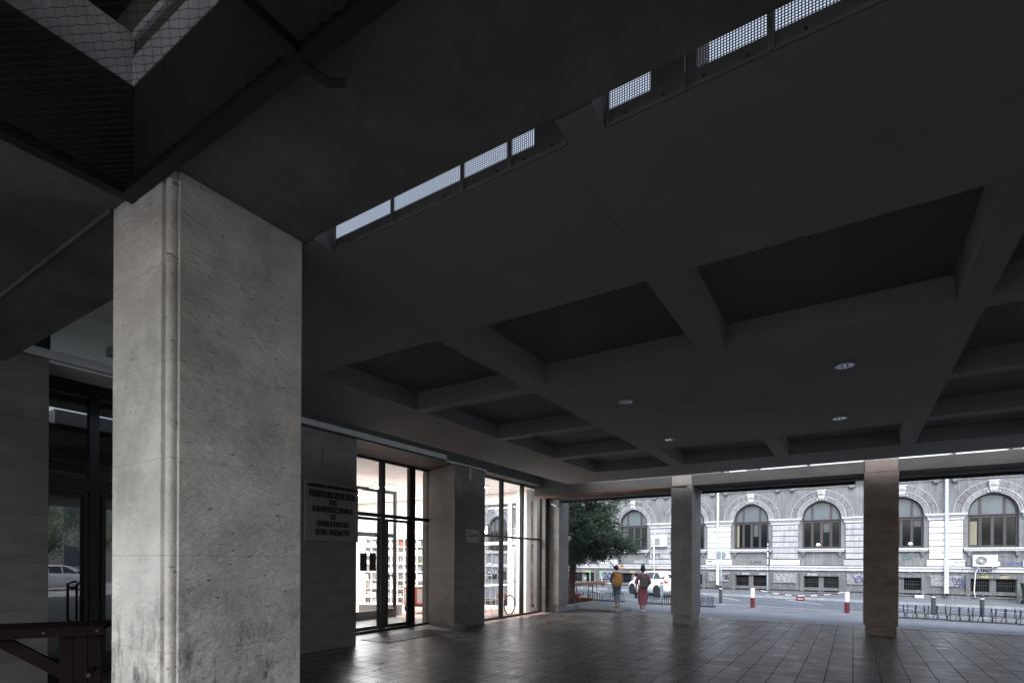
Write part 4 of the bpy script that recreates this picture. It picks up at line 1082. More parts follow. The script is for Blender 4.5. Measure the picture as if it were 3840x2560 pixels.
# graffiti on its walls (paint: thin letters lying on the stone)
def graf(body, x, z, size, m, y, bold=0.012, shear=0.2, space=0.95):
    o = text_y(body, x, y - 0.004, z, size, bold=bold, ex=0.002, shear=shear, space=space).build('graffiti', m, PB, recalc=False)
    return o
yb, yl, yw = YB - 0.145, YB - 0.1, YB - 0.12
graf('RESES', -5.95, 1.09, 0.19, 'graffiti_white', YB - 0.14, 0.002)
graf('ZERO', -4.95, 1.09, 0.17, 'graffiti_white', YB - 0.14, 0.002)
graf('RESES', -2.15, 1.09, 0.21, 'graffiti_white', YB - 0.14, 0.002)
graf('CAMZ', -5.35, 1.83, 0.24, 'graffiti_black', YB - 0.05, 0.0)
graf('=', -6.1, 1.83, 0.3, 'graffiti_black', YB - 0.05, 0.0)
graf('DAS', 0.75, 1.83, 0.26, 'graffiti_blue', YB - 0.12, 0.0)
graf('RITMACH', -8.85, 1.43, 0.2, 'graffiti_black', YB - 0.1, 0.0)
graf('ZEUS', -6.9, 1.43, 0.13, 'graffiti_rose', YB - 0.1, 0.0)
graf('DOWTR', -7.15, 1.83, 0.16, 'graffiti_rose', YB - 0.12, 0.0)
graf('POKSEC', -8.2, 1.86, 0.1, 'graffiti_black', YB - 0.12, 0.01, 0)
graf('TEMS', 4.92, 1.84, 0.26, 'graffiti_black', YB - 0.12, 0.0)
graf('HALO', 6.0, 1.43, 0.17, 'graffiti_black', YB - 0.1, 0.012)
graf('S T U C K', 5.35, 1.43, 0.2, 'graffiti_blue', YB - 0.1, -0.002)
graf('16 almat', 6.95, 1.83, 0.3, 'graffiti_blue', YB - 0.05, 0.012)
graf('LK', 2.62, 2.15, 0.46, 'graffiti_green', YB - 0.03, 0.004)
graf('PLEC', 5.95, 1.1, 0.17, 'graffiti_ochre', YB - 0.14, 0.004)
graf('ZGU', 6.75, 1.1, 0.17, 'graffiti_ochre', YB - 0.14, 0.004)
graf('RTFI', -11.9, 2.24, 0.32, 'graffiti_black', YB - 0.12, 0.006)
graf('RTAS', -19.6, 0.85, 0.55, 'graffiti_black', YB - 0.11, 0.0)
graf('S', -19.5, 1.9, 0.6, 'graffiti_black', YB - 0.14, 0.01)
graf('ESALIBA', -17.1, 1.84, 0.36, 'graffiti_black', YB - 0.05, 0.01)
graf('RASIN', -13.2, 1.83, 0.26, 'graffiti_white', YB - 0.05, 0.0)
graf('HIMNO', -14.5, 1.43, 0.18, 'graffiti_orange', YB - 0.1, 0.014)
graf('MONO', -12.0, 1.43, 0.18, 'graffiti_orange', YB - 0.1, 0.014)
graf('ANUBIS', -17.3, 1.09, 0.16, 'graffiti_ochre', YB - 0.14, 0.006)
graf('BUGA', -13.6, 1.09, 0.17, 'graffiti_ochre', YB - 0.14, 0.006)
graf('ABS', -12.8, 1.09, 0.17, 'graffiti_ochre', YB - 0.14, 0.006)
graf('RATARK', -26.5, 0.9, 0.6, 'graffiti_white', YB - 0.125, 0.0)
def squiggle(x, z, w_, h_, m, y, seed, r=0.012, n=26):
    rr = random.Random(seed); pts = []
    for i in range(n):
        t_ = i / (n - 1)
        pts.append((x + w_ * (t_ - 0.5) + 0.09 * math.sin(i * 1.9 + seed), y - 0.004, z + h_ * 0.5 * math.sin(i * 1.25 + rr.uniform(-.4, .4))))
    MB().tube(pts, r, 4).build('graffiti', m, PB)
squiggle(4.95, 0.82, 0.6, 0.45, 'graffiti_blue', YB - 0.125, 3, 0.018)
squiggle(-15.3, 0.82, 1.1, 0.5, 'graffiti_blue', YB - 0.125, 5, 0.025, 34)
squiggle(-3.65, 0.82, 0.9, 0.5, 'graffiti_white', YB - 0.125, 21, 0.014, 30)
squiggle(0.6, 0.85, 1.2, 0.45, 'graffiti_blue', YB - 0.125, 8, 0.016, 36)
squiggle(-7.1, 0.85, 0.3, 0.3, 'graffiti_black', YB - 0.125, 9, 0.012)
squiggle(-3.7, 1.83, 1.0, 0.2, 'graffiti_white', YB - 0.12, 11, 0.012, 34)
squiggle(-9.5, 1.83, 1.2, 0.25, 'graffiti_white', YB - 0.05, 12, 0.012, 34)

# downpipes, coolers, poles
def downpipe(x, lab, zt=9.0):
    t_ = thing('downpipe', lab, 'drainpipe', (x, YB - 0.24, 0), group='downpipes on the stone building')
    zb = gz(x, YB) + 0.3
    mb = MB(); mb.tube([(0, 0, 2.1), (0, 0, zt)], 0.085, 12)
    for z in (2.6, 4.3, 5.6, 7.2): mb.tube([(0, 0, z), (0, 0, z + 0.07)], 0.1, 12)
    mb.build('upper_pipe', 'pipe_zinc', t_, smooth=False)
    mb = MB(); mb.tube([(0, 0, 2.15), (0, 0, zb + 0.12), (-0.0, -0.05, zb + 0.02), (0, -0.16, zb - 0.05)], 0.105, 12, caps=False); mb.build('lower_pipe', 'pipe_stickered', t_)
    mb = MB(); mb.tube([(0, -0.14, zb - 0.04), (0, -0.15, zb - 0.046)], 0.1, 12); mb.build('outlet', 'void_black', t_)
downpipe(4.32, 'white downpipe covered in stickers on the right of the stone front')
downpipe(-7.66, 'pale downpipe with a bent foot behind the traffic sign')
downpipe(-19.55, 'downpipe near the tree on the left of the stone front')
def cooler(x0, x1, z0, z1, y, lab, square=False):
    t_ = thing('air_conditioner', lab, 'air conditioner', ((x0 + x1) / 2, y, z0)); w_, h = x1 - x0, z1 - z0
    mb = MB(); mb.box(-w_ / 2, w_ / 2, -0.32, 0, 0, h); mb.build('casing', 'ac_white', t_, bevel=0.02)
    mb = MB(); cx_ = -w_ * 0.17; cz_ = h * 0.5
    if square:
        for k in range(9): mb.box(-w_ * 0.42, w_ * 0.08, -0.335, -0.321, h * 0.12 + k * h * 0.085, h * 0.12 + k * h * 0.085 + h * 0.05)
        mb.build('grille', 'ac_grille', t_)
    else:
        for k in range(5): mb.ring(cx_, cz_, h * (0.12 + 0.06 * k), h * (0.12 + 0.06 * k) + h * 0.035, 0, 2 * PI, -0.335, -0.321, 24)
        mb.build('fan_grille', 'ac_grille', t_)
        mb = MB(); mb.lathe((cx_, -0.321, cz_), [(h * 0.09, 0), (h * 0.085, -0.018), (0, -0.022)], 14, 'y'); mb.build('fan_hub', 'ac_white', t_)
        mb = MB(); mb.box(w_ / 2 + 0.001, w_ / 2 + 0.09, -0.28, -0.08, 0.03, 0.25); mb.build('valve_cover', 'ac_white', t_, bevel=0.01)
    mb = MB()
    for s_ in (-0.3, 0.3): mb.box(w_ * s_ - 0.02, w_ * s_ + 0.02, -0.34, 0.1, -0.05, -0.002)
    mb.build('bracket', 'ledge_stone', t_)
    return t_
cooler(5.42, 6.42, 1.66, 2.27, YB - 0.12, 'white air conditioner with round fan hanging below the rightmost arched window')
cooler(-12.12, -11.05, 2.92, 3.6, YB - 0.14, 'white air conditioner with louvred front beside the arched window above the walkers', True)
tag(MB().tube([(5.75, YB - 0.3, 1.62), (5.62, YB - 0.25, 1.5), (5.55, YB - 0.2, 1.3), (5.53, YB - 0.2, 0.9), (5.5, YB - 0.2, 0.3), (5.55, YB - 0.24, -0.02)], 0.022, 6).build('hose', 'ac_white', smooth=True), 'white hose hanging from the round fanned air conditioner to the ground', 'hose')
def pole(x, y, h, r, lab, m='pipe_zinc'):
    t_ = thing('sign_pole', lab, 'pole', (x, y, gz(x, y)))
    mb = MB(); mb.tube([(0, 0, 0), (0, 0, h)], r, 10); mb.build('post', m, t_, smooth=True)
    mb = MB(); mb.lathe((0, 0, 0), [(0.16, 0.001), (0.15, 0.02), (0.03, 0.03)], 12); mb.build('foot', 'kerbstone', t_)
    return t_
t_ = pole(-4.31, 35.25, 3.1, 0.035, 'slim pale pole with clamps on the far pavement between two arched windows')
mb = MB()
for z in (1.4, 1.75, 2.2, 2.6, 2.9): mb.box(-0.05, 0.06, -0.05, 0.05, z, z + 0.06)
mb.tube([(0.07, 0, 1.3), (0.07, 0, 3.3)], 0.02, 6); mb.build('clamp', 'steel_black', t_)
t_ = pole(-11.2, 35.3, 3.6, 0.05, 'pale bent topped pole behind the white car')
mb = MB(); mb.tube([(0, 0, 3.6), (0.03, 0, 3.75), (0.15, 0, 3.84), (0.4, 0, 3.86)], 0.04, 8); mb.build('arm', 'pipe_zinc', t_)
t_ = pole(-6.95, 35.3, 2.85, 0.03, 'traffic sign pole seen from behind in front of the left downpipe')
mb = MB(); mb.prism_y([(-0.3, 2.15), (-0.25, 2.1), (-0.0, 2.1), (0.06, 2.15), (0.06, 2.52), (0, 2.58), (-0.25, 2.58), (-0.3, 2.52)], 0.031, 0.045); mb.build('sign_plate', 'bollard_pale', t_)
mb = MB(); mb.lathe((0.02, 0.05, 2.35), [(0.25, 0), (0.25, 0.012)], 18, 'y'); mb.build('round_sign_plate', 'bollard_pale', t_)

# ---- bollards, posts, chain
def bollard(x, y, lab, m='bollard_grey', h=0.92, r=0.075, base_=True):
    t_ = thing('bollard', lab, 'bollard', (x, y, gz(x, y)), group='bollards along the near side of the road')
    mb = MB(); mb.lathe((0, 0, 0), [(r, 0.0), (r, h - 0.17)], 14); mb.build('post', m, t_, smooth=False)
    mb = MB(); mb.lathe((0, 0, 0), [(r + 0.004, h - 0.169), (r + 0.004, h - 0.121)], 14); mb.build('reflective_band', 'post_white', t_)
    mb = MB(); mb.lathe((0, 0, 0), [(r, h - 0.12), (r, h - 0.02), (r * 0.8, h), (0, h + 0.004)], 14); mb.build('cap', m, t_)
    if base_:
        mb = MB(); mb.lathe((0, 0, 0), [(0.2, 0.0), (0.19, 0.02), (r + 0.002, 0.03)], 14); mb.build('foot_plate', 'kerbstone', t_)
    return t_
bollard(-5.5, 27.83, 'dark bollard beside the end of the small rack, left of the red and white posts')
bollard(2.8, 28.1, 'dark bollard behind the large rack, left of the two on the right')
bollard(4.38, 28.4, 'dark bollard behind the large rack with a round sticker, nearest the right edge')
bollard(-11.38, 28.01, 'pale grey bollard behind the racks, left of the walker with the mustard backpack', 'bollard_pale', 0.95, 0.1)
bollard(-8.53, 28.2, 'grey bollard in front of the rear wheel of the white car', 'bollard_pale', 0.98, 0.09)
bollard(-12.9, 28.12, 'grey bollard behind the legs of the wooden street table', 'bollard_pale', 1.2, 0.09)
bollard(-14.1, 29.0, 'pale grey bollard between the tree trunk and the street table', 'bollard_pale', 1.25, 0.11)
bollard(-15.9, 28.4, 'pale bollard beside the grey car at the corner pilaster', 'bollard_pale', 1.15, 0.1)
def redpost(x, y, lab):
    t_ = thing('barrier_post', lab, 'post', (x, y, gz(x, y)), group='red and white barrier posts')
    mb = MB(); mb.lathe((0, 0, 0), [(0.095, 0), (0.095, 0.46)], 16); mb.build('lower_post', 'post_red', t_, smooth=False)
    mb = MB(); mb.lathe((0, 0, 0), [(0.095, 0.4601), (0.095, 0.9), (0.0, 0.905)], 16); mb.build('upper_post', 'post_white', t_, smooth=False)
PA, PBx = Vector((-3.92, 26.95, gz(-3.92, 27))), Vector((-0.22, 27.0, gz(-.22, 27)))
redpost(PA.x, PA.y, 'left of the two red and white barrier posts')
redpost(PBx.x, PBx.y, 'right of the two red and white barrier posts, beside the brown column')
bch = thing('barrier_chain', 'red and white chain sagging between the two barrier posts', 'chain', ((PA.x + PBx.x) / 2, 27.0, 0.3), local=False)
def chz(t): return (PA.z + 0.86) * (1 - t) + (PBx.z + 0.88) * t - 4 * 0.23 * t * (1 - t)
N_ = 14
for k in range(N_):
    a, b = (k + 0.0) / N_, (k + 1.0) / N_
    MB().tube([(PA.x + 0.1 + (PBx.x - PA.x - 0.2) * t, PA.y + 0.05 * t, chz(t)) for t in (a, (a + b) / 2, b)], 0.019, 6).build('link_run', 'post_white' if k % 2 else 'post_red', bch)
st = thing('stop_sign', 'small dark red board reading STOP hung on the sagging chain', 'sign', (-1.98, 26.97, chz(0.5) - 0.04))
mb = MB(); mb.box(-0.165, 0.165, -0.012, 0.012, -0.19, 0.0); mb.build('board', 'post_red', st)
mb = text_mesh('S', 0.115, 0.002, bold=0.003).xf(Matrix.Translation((-0.07, -0.015, -0.095)) @ Matrix.Rotation(PI / 2, 4, 'X'))
m2 = text_mesh('TOP', 0.08, 0.002, bold=0.003).xf(Matrix.Translation((0.035, -0.015, -0.1)) @ Matrix.Rotation(PI / 2, 4, 'X'))
mb.add(m2.v, m2.f); mb.build('lettering', 'post_white', st, recalc=False)

# ---- bicycle racks
def rack_curved(x, lab):
    t_ = thing('bike_rack', lab, 'bike rack', (x, 25.85, gz(x, 25.85)), group='black wire bicycle racks')
    mb = MB(); mb.tube([(0, -0.16, 0.025), (1.92, -0.16, 0.025)], 0.016, 6); mb.tube([(0, 0.16, 0.025), (1.92, 0.16, 0.025)], 0.016, 6)
    for xx in (0.01, 1.91): mb.tube([(xx, -0.16, 0.025), (xx, 0.16, 0.025)], 0.016, 6)
    mb.build('base_frame', 'steel_black', t_)
    for k in range(6):
        x0 = 0.02 + (k // 2) * 0.64 + (k % 2) * 0.27
        mb = MB()
        for xx, s_ in ((x0, -1), (x0 + 0.24, 1)):
            mb.tube([(xx + 0.02 * s_, -0.16, 0.03), (xx + 0.015 * s_, -0.16, 0.3), (xx, -0.14, 0.5), (xx, -0.1, 0.545), (xx, -0.05, 0.53), (xx, 0.02, 0.35),
                     (xx + 0.01 * s_, 0.05, 0.25), (xx + 0.06 * s_, 0.1, 0.18), (xx + 0.09 * s_, 0.16, 0.1), (xx + 0.09 * s_, 0.16, 0.03)], 0.0125, 6)
        mb.tube([(x0, -0.15, 0.27), (x0 + 0.24, -0.15, 0.27)], 0.0125, 6)
        mb.build('wheel_holder', 'steel_black', t_)
    return t_
r0 = rack_curved(1.12, 'large black wire bicycle rack, leftmost of the three on the right, beside the brown column')
for x, lab in ((3.06, 'large black wire bicycle rack, middle one of the three on the right'), (5.0, 'large black wire bicycle rack cut by the right edge of the picture')):
    place(copy_tree(r0), (x, 25.85, gz(x, 25.85)), 0, lab)
def rack_square(x, n, lab):
    t_ = thing('bike_rack', lab, 'bike rack', (x, 25.7, gz(x, 25.7)), group='black square hooped bicycle racks'); w_ = n * 0.2
    mb = MB(); mb.tube([(-0.03, -0.2, 0.02), (w_ + 0.03, -0.2, 0.02)], 0.015, 6); mb.tube([(-0.03, 0.16, 0.02), (w_ + 0.03, 0.16, 0.02)], 0.015, 6)
    mb.build('base_frame', 'steel_black', t_)
    for k in range(n):
        mb = MB(); xx = k * 0.2 + 0.02; d = 0.1 if k % 2 == 0 else 0.085
        for s_ in (0, d): mb.tube([(xx + s_, -0.2, 0.02), (xx + s_, -0.18, 0.4), (xx + s_, 0.02, 0.43), (xx + s_, 0.16, 0.02)], 0.012, 5)
        mb.tube([(xx, -0.18, 0.4), (xx + d, -0.18, 0.4)], 0.012, 5); mb.tube([(xx, 0.02, 0.43), (xx + d, 0.02, 0.43)], 0.012, 5)
        mb.build('hoop', 'steel_black', t_)
    return t_
rack_square(-12.5, 7, 'black square hooped bicycle rack behind the legs of the street table')
rack_square(-11.02, 7, 'black square hooped bicycle rack behind the walker with the mustard backpack')
rack_square(-8.5, 6, 'black square hooped bicycle rack in front of the white car')
rack_square(-6.9, 8, 'black square hooped bicycle rack showing right of the middle column')

# ---- wheelie bin at the right edge and a white box
bn = thing('wheelie_bin', 'dark green wheeled bin at the right edge in front of the basement window', 'bin', (7.55, 36.7, gz(7.5, 36.7)))
mb = MB(); v0 = [(-0.26, -0.3, 0.12), (0.26, -0.3, 0.12), (0.26, 0.26, 0.12), (-0.26, 0.26, 0.12), (-0.36, -0.38, 1.0), (0.36, -0.38, 1.0), (0.36, 0.32, 1.0), (-0.36, 0.32, 1.0)]
mb.add(v0, [(0, 3, 2, 1), (4, 5, 6, 7), (0, 1, 5, 4), (1, 2, 6, 5), (2, 3, 7, 6), (3, 0, 4, 7)]); mb.build('body', 'bin_green', bn, bevel=0.02)
mb = MB(); mb.box(-0.38, 0.38, -0.4, 0.36, 1.001, 1.08); mb.build('lid', 'bin_green', bn, bevel=0.025)
mb = text_mesh('COSTO', 0.2, 0.002).xf(Matrix.Translation((-0.2, -0.37, 0.6)) @ Matrix.Rotation(PI / 2, 4, 'X') @ Matrix.Rotation(-PI / 2.3, 4, 'Z')); mb.build('graffiti', 'graffiti_white', bn, recalc=False)
for s_ in (-1, 1):
    mb = MB(); mb.lathe((s_ * 0.3, 0.25, 0.1), [(0.1, -0.03), (0.1, 0.03)], 14, 'x'); mb.build('wheel', 'tyre', bn)
bx = thing('foam_box', 'small white box lying on the basement sill right of the brown column', 'box', (3.12, YB - 0.28, 0.0 + gz(3.1, 38) + 0.001))
mb = MB(); mb.box(-0.2, 0.2, -0.12, 0.12, 0, 0.13); mb.build('body', 'ac_white', bx, bevel=0.02)
mb = MB(); mb.box(-0.21, 0.21, -0.13, 0.13, 0.1301, 0.16); mb.build('lid', 'ac_white', bx, bevel=0.01)

# ---- planter, tree, street furniture
pl = thing('planting_bed', 'corner planting bed with rough concrete kerb and reddish timber edging under the tree', 'planter', (-11, 20, 0), local=False)
mb = MB(); vs = []; fs = []; rr = random.Random(8); nx, ny = 26, 30
for j in range(ny + 1):
    for i in range(nx + 1):
        x = -15.2 + (6.0 - 0.55 * j / ny) * i / nx; y = 17.5 + 5.0 * j / ny
        vs.append((x, y, gz(x, y) + 0.04 + 0.05 * rr.random() + 0.03 * math.sin(x * 2 + y)))
for j in range(ny):
    for i in range(nx): a = j * (nx + 1) + i; fs.append((a, a + 1, a + nx + 2, a + nx + 1))
mb.add(vs, fs); tag(mb.build('soil', 'soil', pl, recalc=False), None, None, None)
mb = MB(); rr = random.Random(3); n = 26; vs = []
for i in range(n + 1):
    t = i / n; x = -9.1 - 0.62 * t + rr.uniform(-.015, .015); y = 17.45 + 5.2 * t; z = gz(x, y); h = 0.13 + 0.06 * t + rr.uniform(-.012, .012)
    vs += [(x + 0.14, y, z - 0.05), (x + 0.11, y, z + h - 0.02), (x - 0.2, y, z + h), (x - 0.23, y, z - 0.05)]
fs = []
for i in range(n):
    for k in range(3): fs.append((4 * i + k, 4 * i + k + 1, 4 * i + 5 + k, 4 * i + 4 + k))
fs += [(0, 1, 2, 3), tuple(4 * n + k for k in (3, 2, 1, 0))]
mb.add(vs, fs); mb.build('kerb', 'concrete_kerb', pl)
mb = MB(); mb.bar((-15.2, 22.6, 0.0), (-10.0, 22.7, -0.02), 0.1, 0.34); mb.build('timber_edging', 'wood_red', pl)
slb = thing('concrete_slab', 'low concrete slab lying on the ground between planting bed and walkers', 'slab', (-8.1, 19.2, 0))
mb = MB(); rr = random.Random(5)
P = [(-0.65, -0.82), (1.05, -0.84), (1.13, 0.1), (0.92, 0.62), (-1.05, 1.7), (-1.3, 0.9)]
mb.prism(P, gz(-8, 19.5) - 0.03, 0.075); mb.build('slab', 'concrete_kerb', slb, bevel=0.012)
# street table (bar height) and bench
def street_table():
    t_ = thing('street_table', 'tall wooden plank table on thin rusty legs beside the tree', 'table', (-10.9, 23.0, 0), local=False)
    A, B_2 = Vector((-10.88, 21.75, .80)), Vector((-11.0, 25.6, .80))
    mb = MB(); d = (B_2 - A).normalized(); s_ = Vector((d.y, -d.x, 0))
    for k in range(5): 
        o = s_ * (-0.26 + 0.13 * k); mb.bar(A + o, B_2 + o, 0.118, 0.05)
    mb.build('tabletop', 'wood_oiled', t_, bevel=0.004)
    mb = MB(); o = s_ * 0.34; mb.bar(A + o - Vector((0, 0, 0.035)), B_2 + o - Vector((0, 0, 0.035)), 0.03, 0.13)
    for k in range(4):
        p = A + (B_2 - A) * (0.08 + 0.27 * k) + s_ * 0.357 - Vector((0, 0, 0.035)); mb.bar(p, p + s_ * 0.012, 0.04, 0.04)
    mb.build('side_board', 'wood_oiled', t_)
    for f_ in (0.16, 0.8):
        p = A + (B_2 - A) * f_; g = gz(p.x, p.y); mb = MB()
        for o_ in (-0.22, 0.22):
            q = p + s_ * o_; mb.bar((q.x, q.y, g), (q.x, q.y, 0.77), 0.03, 0.03)
        mb.bar(Vector((p.x, p.y, 0.62)) - s_ * 0.22, Vector((p.x, p.y, 0.62)) + s_ * 0.22, 0.025, 0.025); mb.bar(Vector((p.x, p.y, g + 0.05)) - s_ * 0.22, Vector((p.x, p.y, g + 0.05)) + s_ * 0.22, 0.025, 0.025)
        mb.bar(Vector((p.x, p.y, 0.755)) - s_ * 0.3, Vector((p.x, p.y, 0.755)) + s_ * 0.3, 0.05, 0.03)
        mb.bar((p.x, p.y, g), (p.x, p.y, 0.77), 0.04, 0.04)
        mb.build('leg_frame', 'rusty_steel', t_)
street_table()
t_ = thing('street_bench', 'low red brown wooden bench behind the tree trunk', 'bench', (-11.5, 22.3, 0), local=False)
mb = MB()
for k in range(3): mb.bar((-13.4, 22.05 + 0.15 * k, 0.36), (-10.35, 22.05 + 0.15 * k, 0.33), 0.13, 0.05)
mb.build('seat', 'wood_red', t_, bevel=0.004)
mb = MB(); mb.bar((-13.4, 21.97, 0.33), (-10.35, 21.97, 0.3), 0.025, 0.12); mb.build('side_board', 'wood_red', t_)
for x in (-12.9, -11.6, -10.6):
    mb = MB(); g = gz(x, 22.2); mb.bar((x, 22.1, g), (x, 22.1, 0.3), 0.05, 0.05); mb.bar((x, 22.4, g), (x, 22.4, 0.3), 0.05, 0.05); mb.bar((x, 22.0, 0.28), (x, 22.5, 0.28), 0.08, 0.05); mb.build('leg', 'rusty_steel', t_)

# tree
def conifer(x, y, label):
    t_ = thing('evergreen_tree', label, 'tree', (x, y, gz(x, y)))
    rr = random.Random(21)
    mb = MB(); mb.tube([(0, 0, -0.1), (0.01, 0, 0.3), (0.05, 0, 1.0), (0.11, 0, 1.7), (0.14, 0, 2.3), (0.15, 0.02, 3.4), (0.1, 0, 5.2), (0.05, 0, 6.4)], [0.19, 0.165, 0.15, 0.135, 0.13, 0.1, 0.06, 0.02], 12)
    mb.lathe((0.17, -0.08, 1.82), [(0.06, -0.05), (0.07, 0.0), (0.0, 0.05)], 8)
    mb.build('trunk', 'bark', t_, smooth=True)
    branches = []; bm_ = MB()
    def env(z):     # crown radius by height
        for (z0, r0), (z1, r1) in zip(E_, E_[1:]):
            if z0 <= z <= z1: return r0 + (r1 - r0) * (z - z0) / (z1 - z0)
        return 0
    E_ = [(1.95, 0.4), (2.2, 1.75), (2.5, 2.15), (3.0, 1.95), (3.5, 1.7), (3.8, 1.35), (4.2, 1.6), (4.8, 1.75), (5.4, 1.6), (6.2, 1.0), (7.0, 0.15)]
    for k in range(230):
        z = rr.uniform(2.0, 6.6); a = rr.uniform(0, 2 * PI); r = env(z) * rr.uniform(0.65, 1.08)
        lump = 1 + 0.16 * math.sin(a * 3 + z * 2.3) + 0.1 * math.sin(a * 5 - z * 3)
        r *= lump; tip = Vector((0.13 + r * math.cos(a), r * math.sin(a), z - 0.1 * r))
        if k < 60: bm_.tube([(0.13, 0, z - 0.15 * r), tuple(Vector((0.13, 0, z)) * 0.5 + tip * 0.5 + Vector((0, 0, 0.1))), tuple(tip)], [0.035, 0.02, 0.006], 5)
        branches.append((tip, r, a, z))
    bm_.build('limbs', 'bark', t_)
    lay = [MB(), MB(), MB()]
    def spray(p, d, n_, sz):
        d = d.normalized(); s1 = d.orthogonal().normalized(); s2 = d.cross(s1)
        for i in range(n_):
            t = rr.random(); q = p + d * sz * 3.2 * t + s1 * rr.gauss(0, sz * .55) + s2 * rr.gauss(0, sz * .55)
            dd = (d + s1 * rr.gauss(0, .7) + s2 * rr.gauss(0, .7) + Vector((0, 0, -.15))).normalized()
            side = dd.cross(Vector((rr.gauss(0, 1), rr.gauss(0, 1), rr.gauss(0, 1))))
            if side.length < 1e-3: continue
            side.normalize(); L_ = sz * rr.uniform(.5, 1.15); w_ = L_ * rr.uniform(.1, .19)
            c_ = rr.choices((0, 1, 2), (0.55, 0.33, 0.12))[0]
            lay[c_].add([q - side * w_ * .4, q + dd * L_ * .5 + side * w_, q + dd * L_, q + dd * L_ * .45 - side * w_], [(0, 1, 2, 3)])
    for tip, r, a, z in branches:
        for f_ in (0.35, 0.55, 0.72, 0.86, 1.0):
            if f_ * r < 0.25: continue
            for _ in range(2 if f_ < 0.7 else 4):
                p = Vector((0.13 + (tip.x - 0.13) * f_, tip.y * f_, z - 0.1 * r * f_)) + Vector((rr.gauss(0, .14), rr.gauss(0, .14), rr.gauss(0, .12)))
                out_ = Vector((math.cos(a) + rr.gauss(0, .5), math.sin(a) + rr.gauss(0, .5), rr.gauss(-.1, .45)))
                spray(p, out_, 38, 0.125)
    for m_, l in zip(('needle_a', 'needle_b', 'needle_c'), lay): pass
    me = MB(); mats = []; o = 0
    for l in lay: me.add(l.v, l.f); mats.append(len(l.f))
    ob = me.build('crown', ['needle_a', 'needle_b', 'needle_c'], t_, recalc=False)
    idx = [0] * mats[0] + [1] * mats[1] + [2] * mats[2]
    ob.data.polygons.foreach_set('material_index', idx)
    return t_
conifer(-10.05, 20.45, 'dark evergreen tree with leaning trunk in the corner planting bed')
# trees and houses at the open end, seen only mirrored in the dark entrance
def leafy(x, y, h, seed, label, grp='street trees beyond the open end of the porch'):
    t_ = thing('street_tree', label, 'tree', (x, y, gz(x, y)), group=grp); rr = random.Random(seed)
    mb = MB(); mb.tube([(0, 0, -.1), (0.05, 0, h * .3), (0, 0.05, h * .55)], [.16, .12, .06], 8)
    for k in range(5):
        a = k * 1.3; mb.tube([(0.03, 0, h * (.3 + .04 * k)), (math.cos(a) * h * .2, math.sin(a) * h * .2, h * .62)], [.07, .02], 6)
    mb.build('trunk', 'bark', t_)
    mb = MB()
    for k in range(70):
        a = rr.uniform(0, 2 * PI); zz = rr.uniform(.4, 1.0); r = h * .3 * math.sqrt(max(0.05, 1 - ((zz - .68) / .34) ** 2)) * rr.uniform(.3, 1)
        c_ = Vector((r * math.cos(a), r * math.sin(a), h * zz))
        for _ in range(36):
            p = c_ + Vector((rr.gauss(0, .3), rr.gauss(0, .3), rr.gauss(0, .24))); u = Vector((rr.gauss(0, 1), rr.gauss(0, 1), rr.gauss(0, 1))).normalized(); v = u.orthogonal().normalized() * .07; u = u * .11
            mb.add([p, p + u * .5 + v, p + u, p + u * .5 - v], [(0, 1, 2, 3)])
    mb.build('crown', 'leaf_green', t_, recalc=False)
leafy(22, 12.6, 5.0, 1, 'leafy street tree mirrored in the dark side entrance')
leafy(27, 17.5, 6.5, 2, 'taller leafy tree beside the mirrored one')
hb = thing('pale_house', 'pale rendered house beyond the open end of the porch', 'building', (44, 14, 0), local=False)
mb = MB(); mb.box(44, 54, -10, 40, -0.5, 12); mb.build('wall', 'brick_pale', hb)
for k in range(10):
    for z in (1.2, 5.0, 8.6):
        mb = MB(); y = -8 + k * 4.8; mb.box(43.93, 43.999, y, y + 1.3, z, z + 1.9); mb.build('window', 'pane_grey', hb)
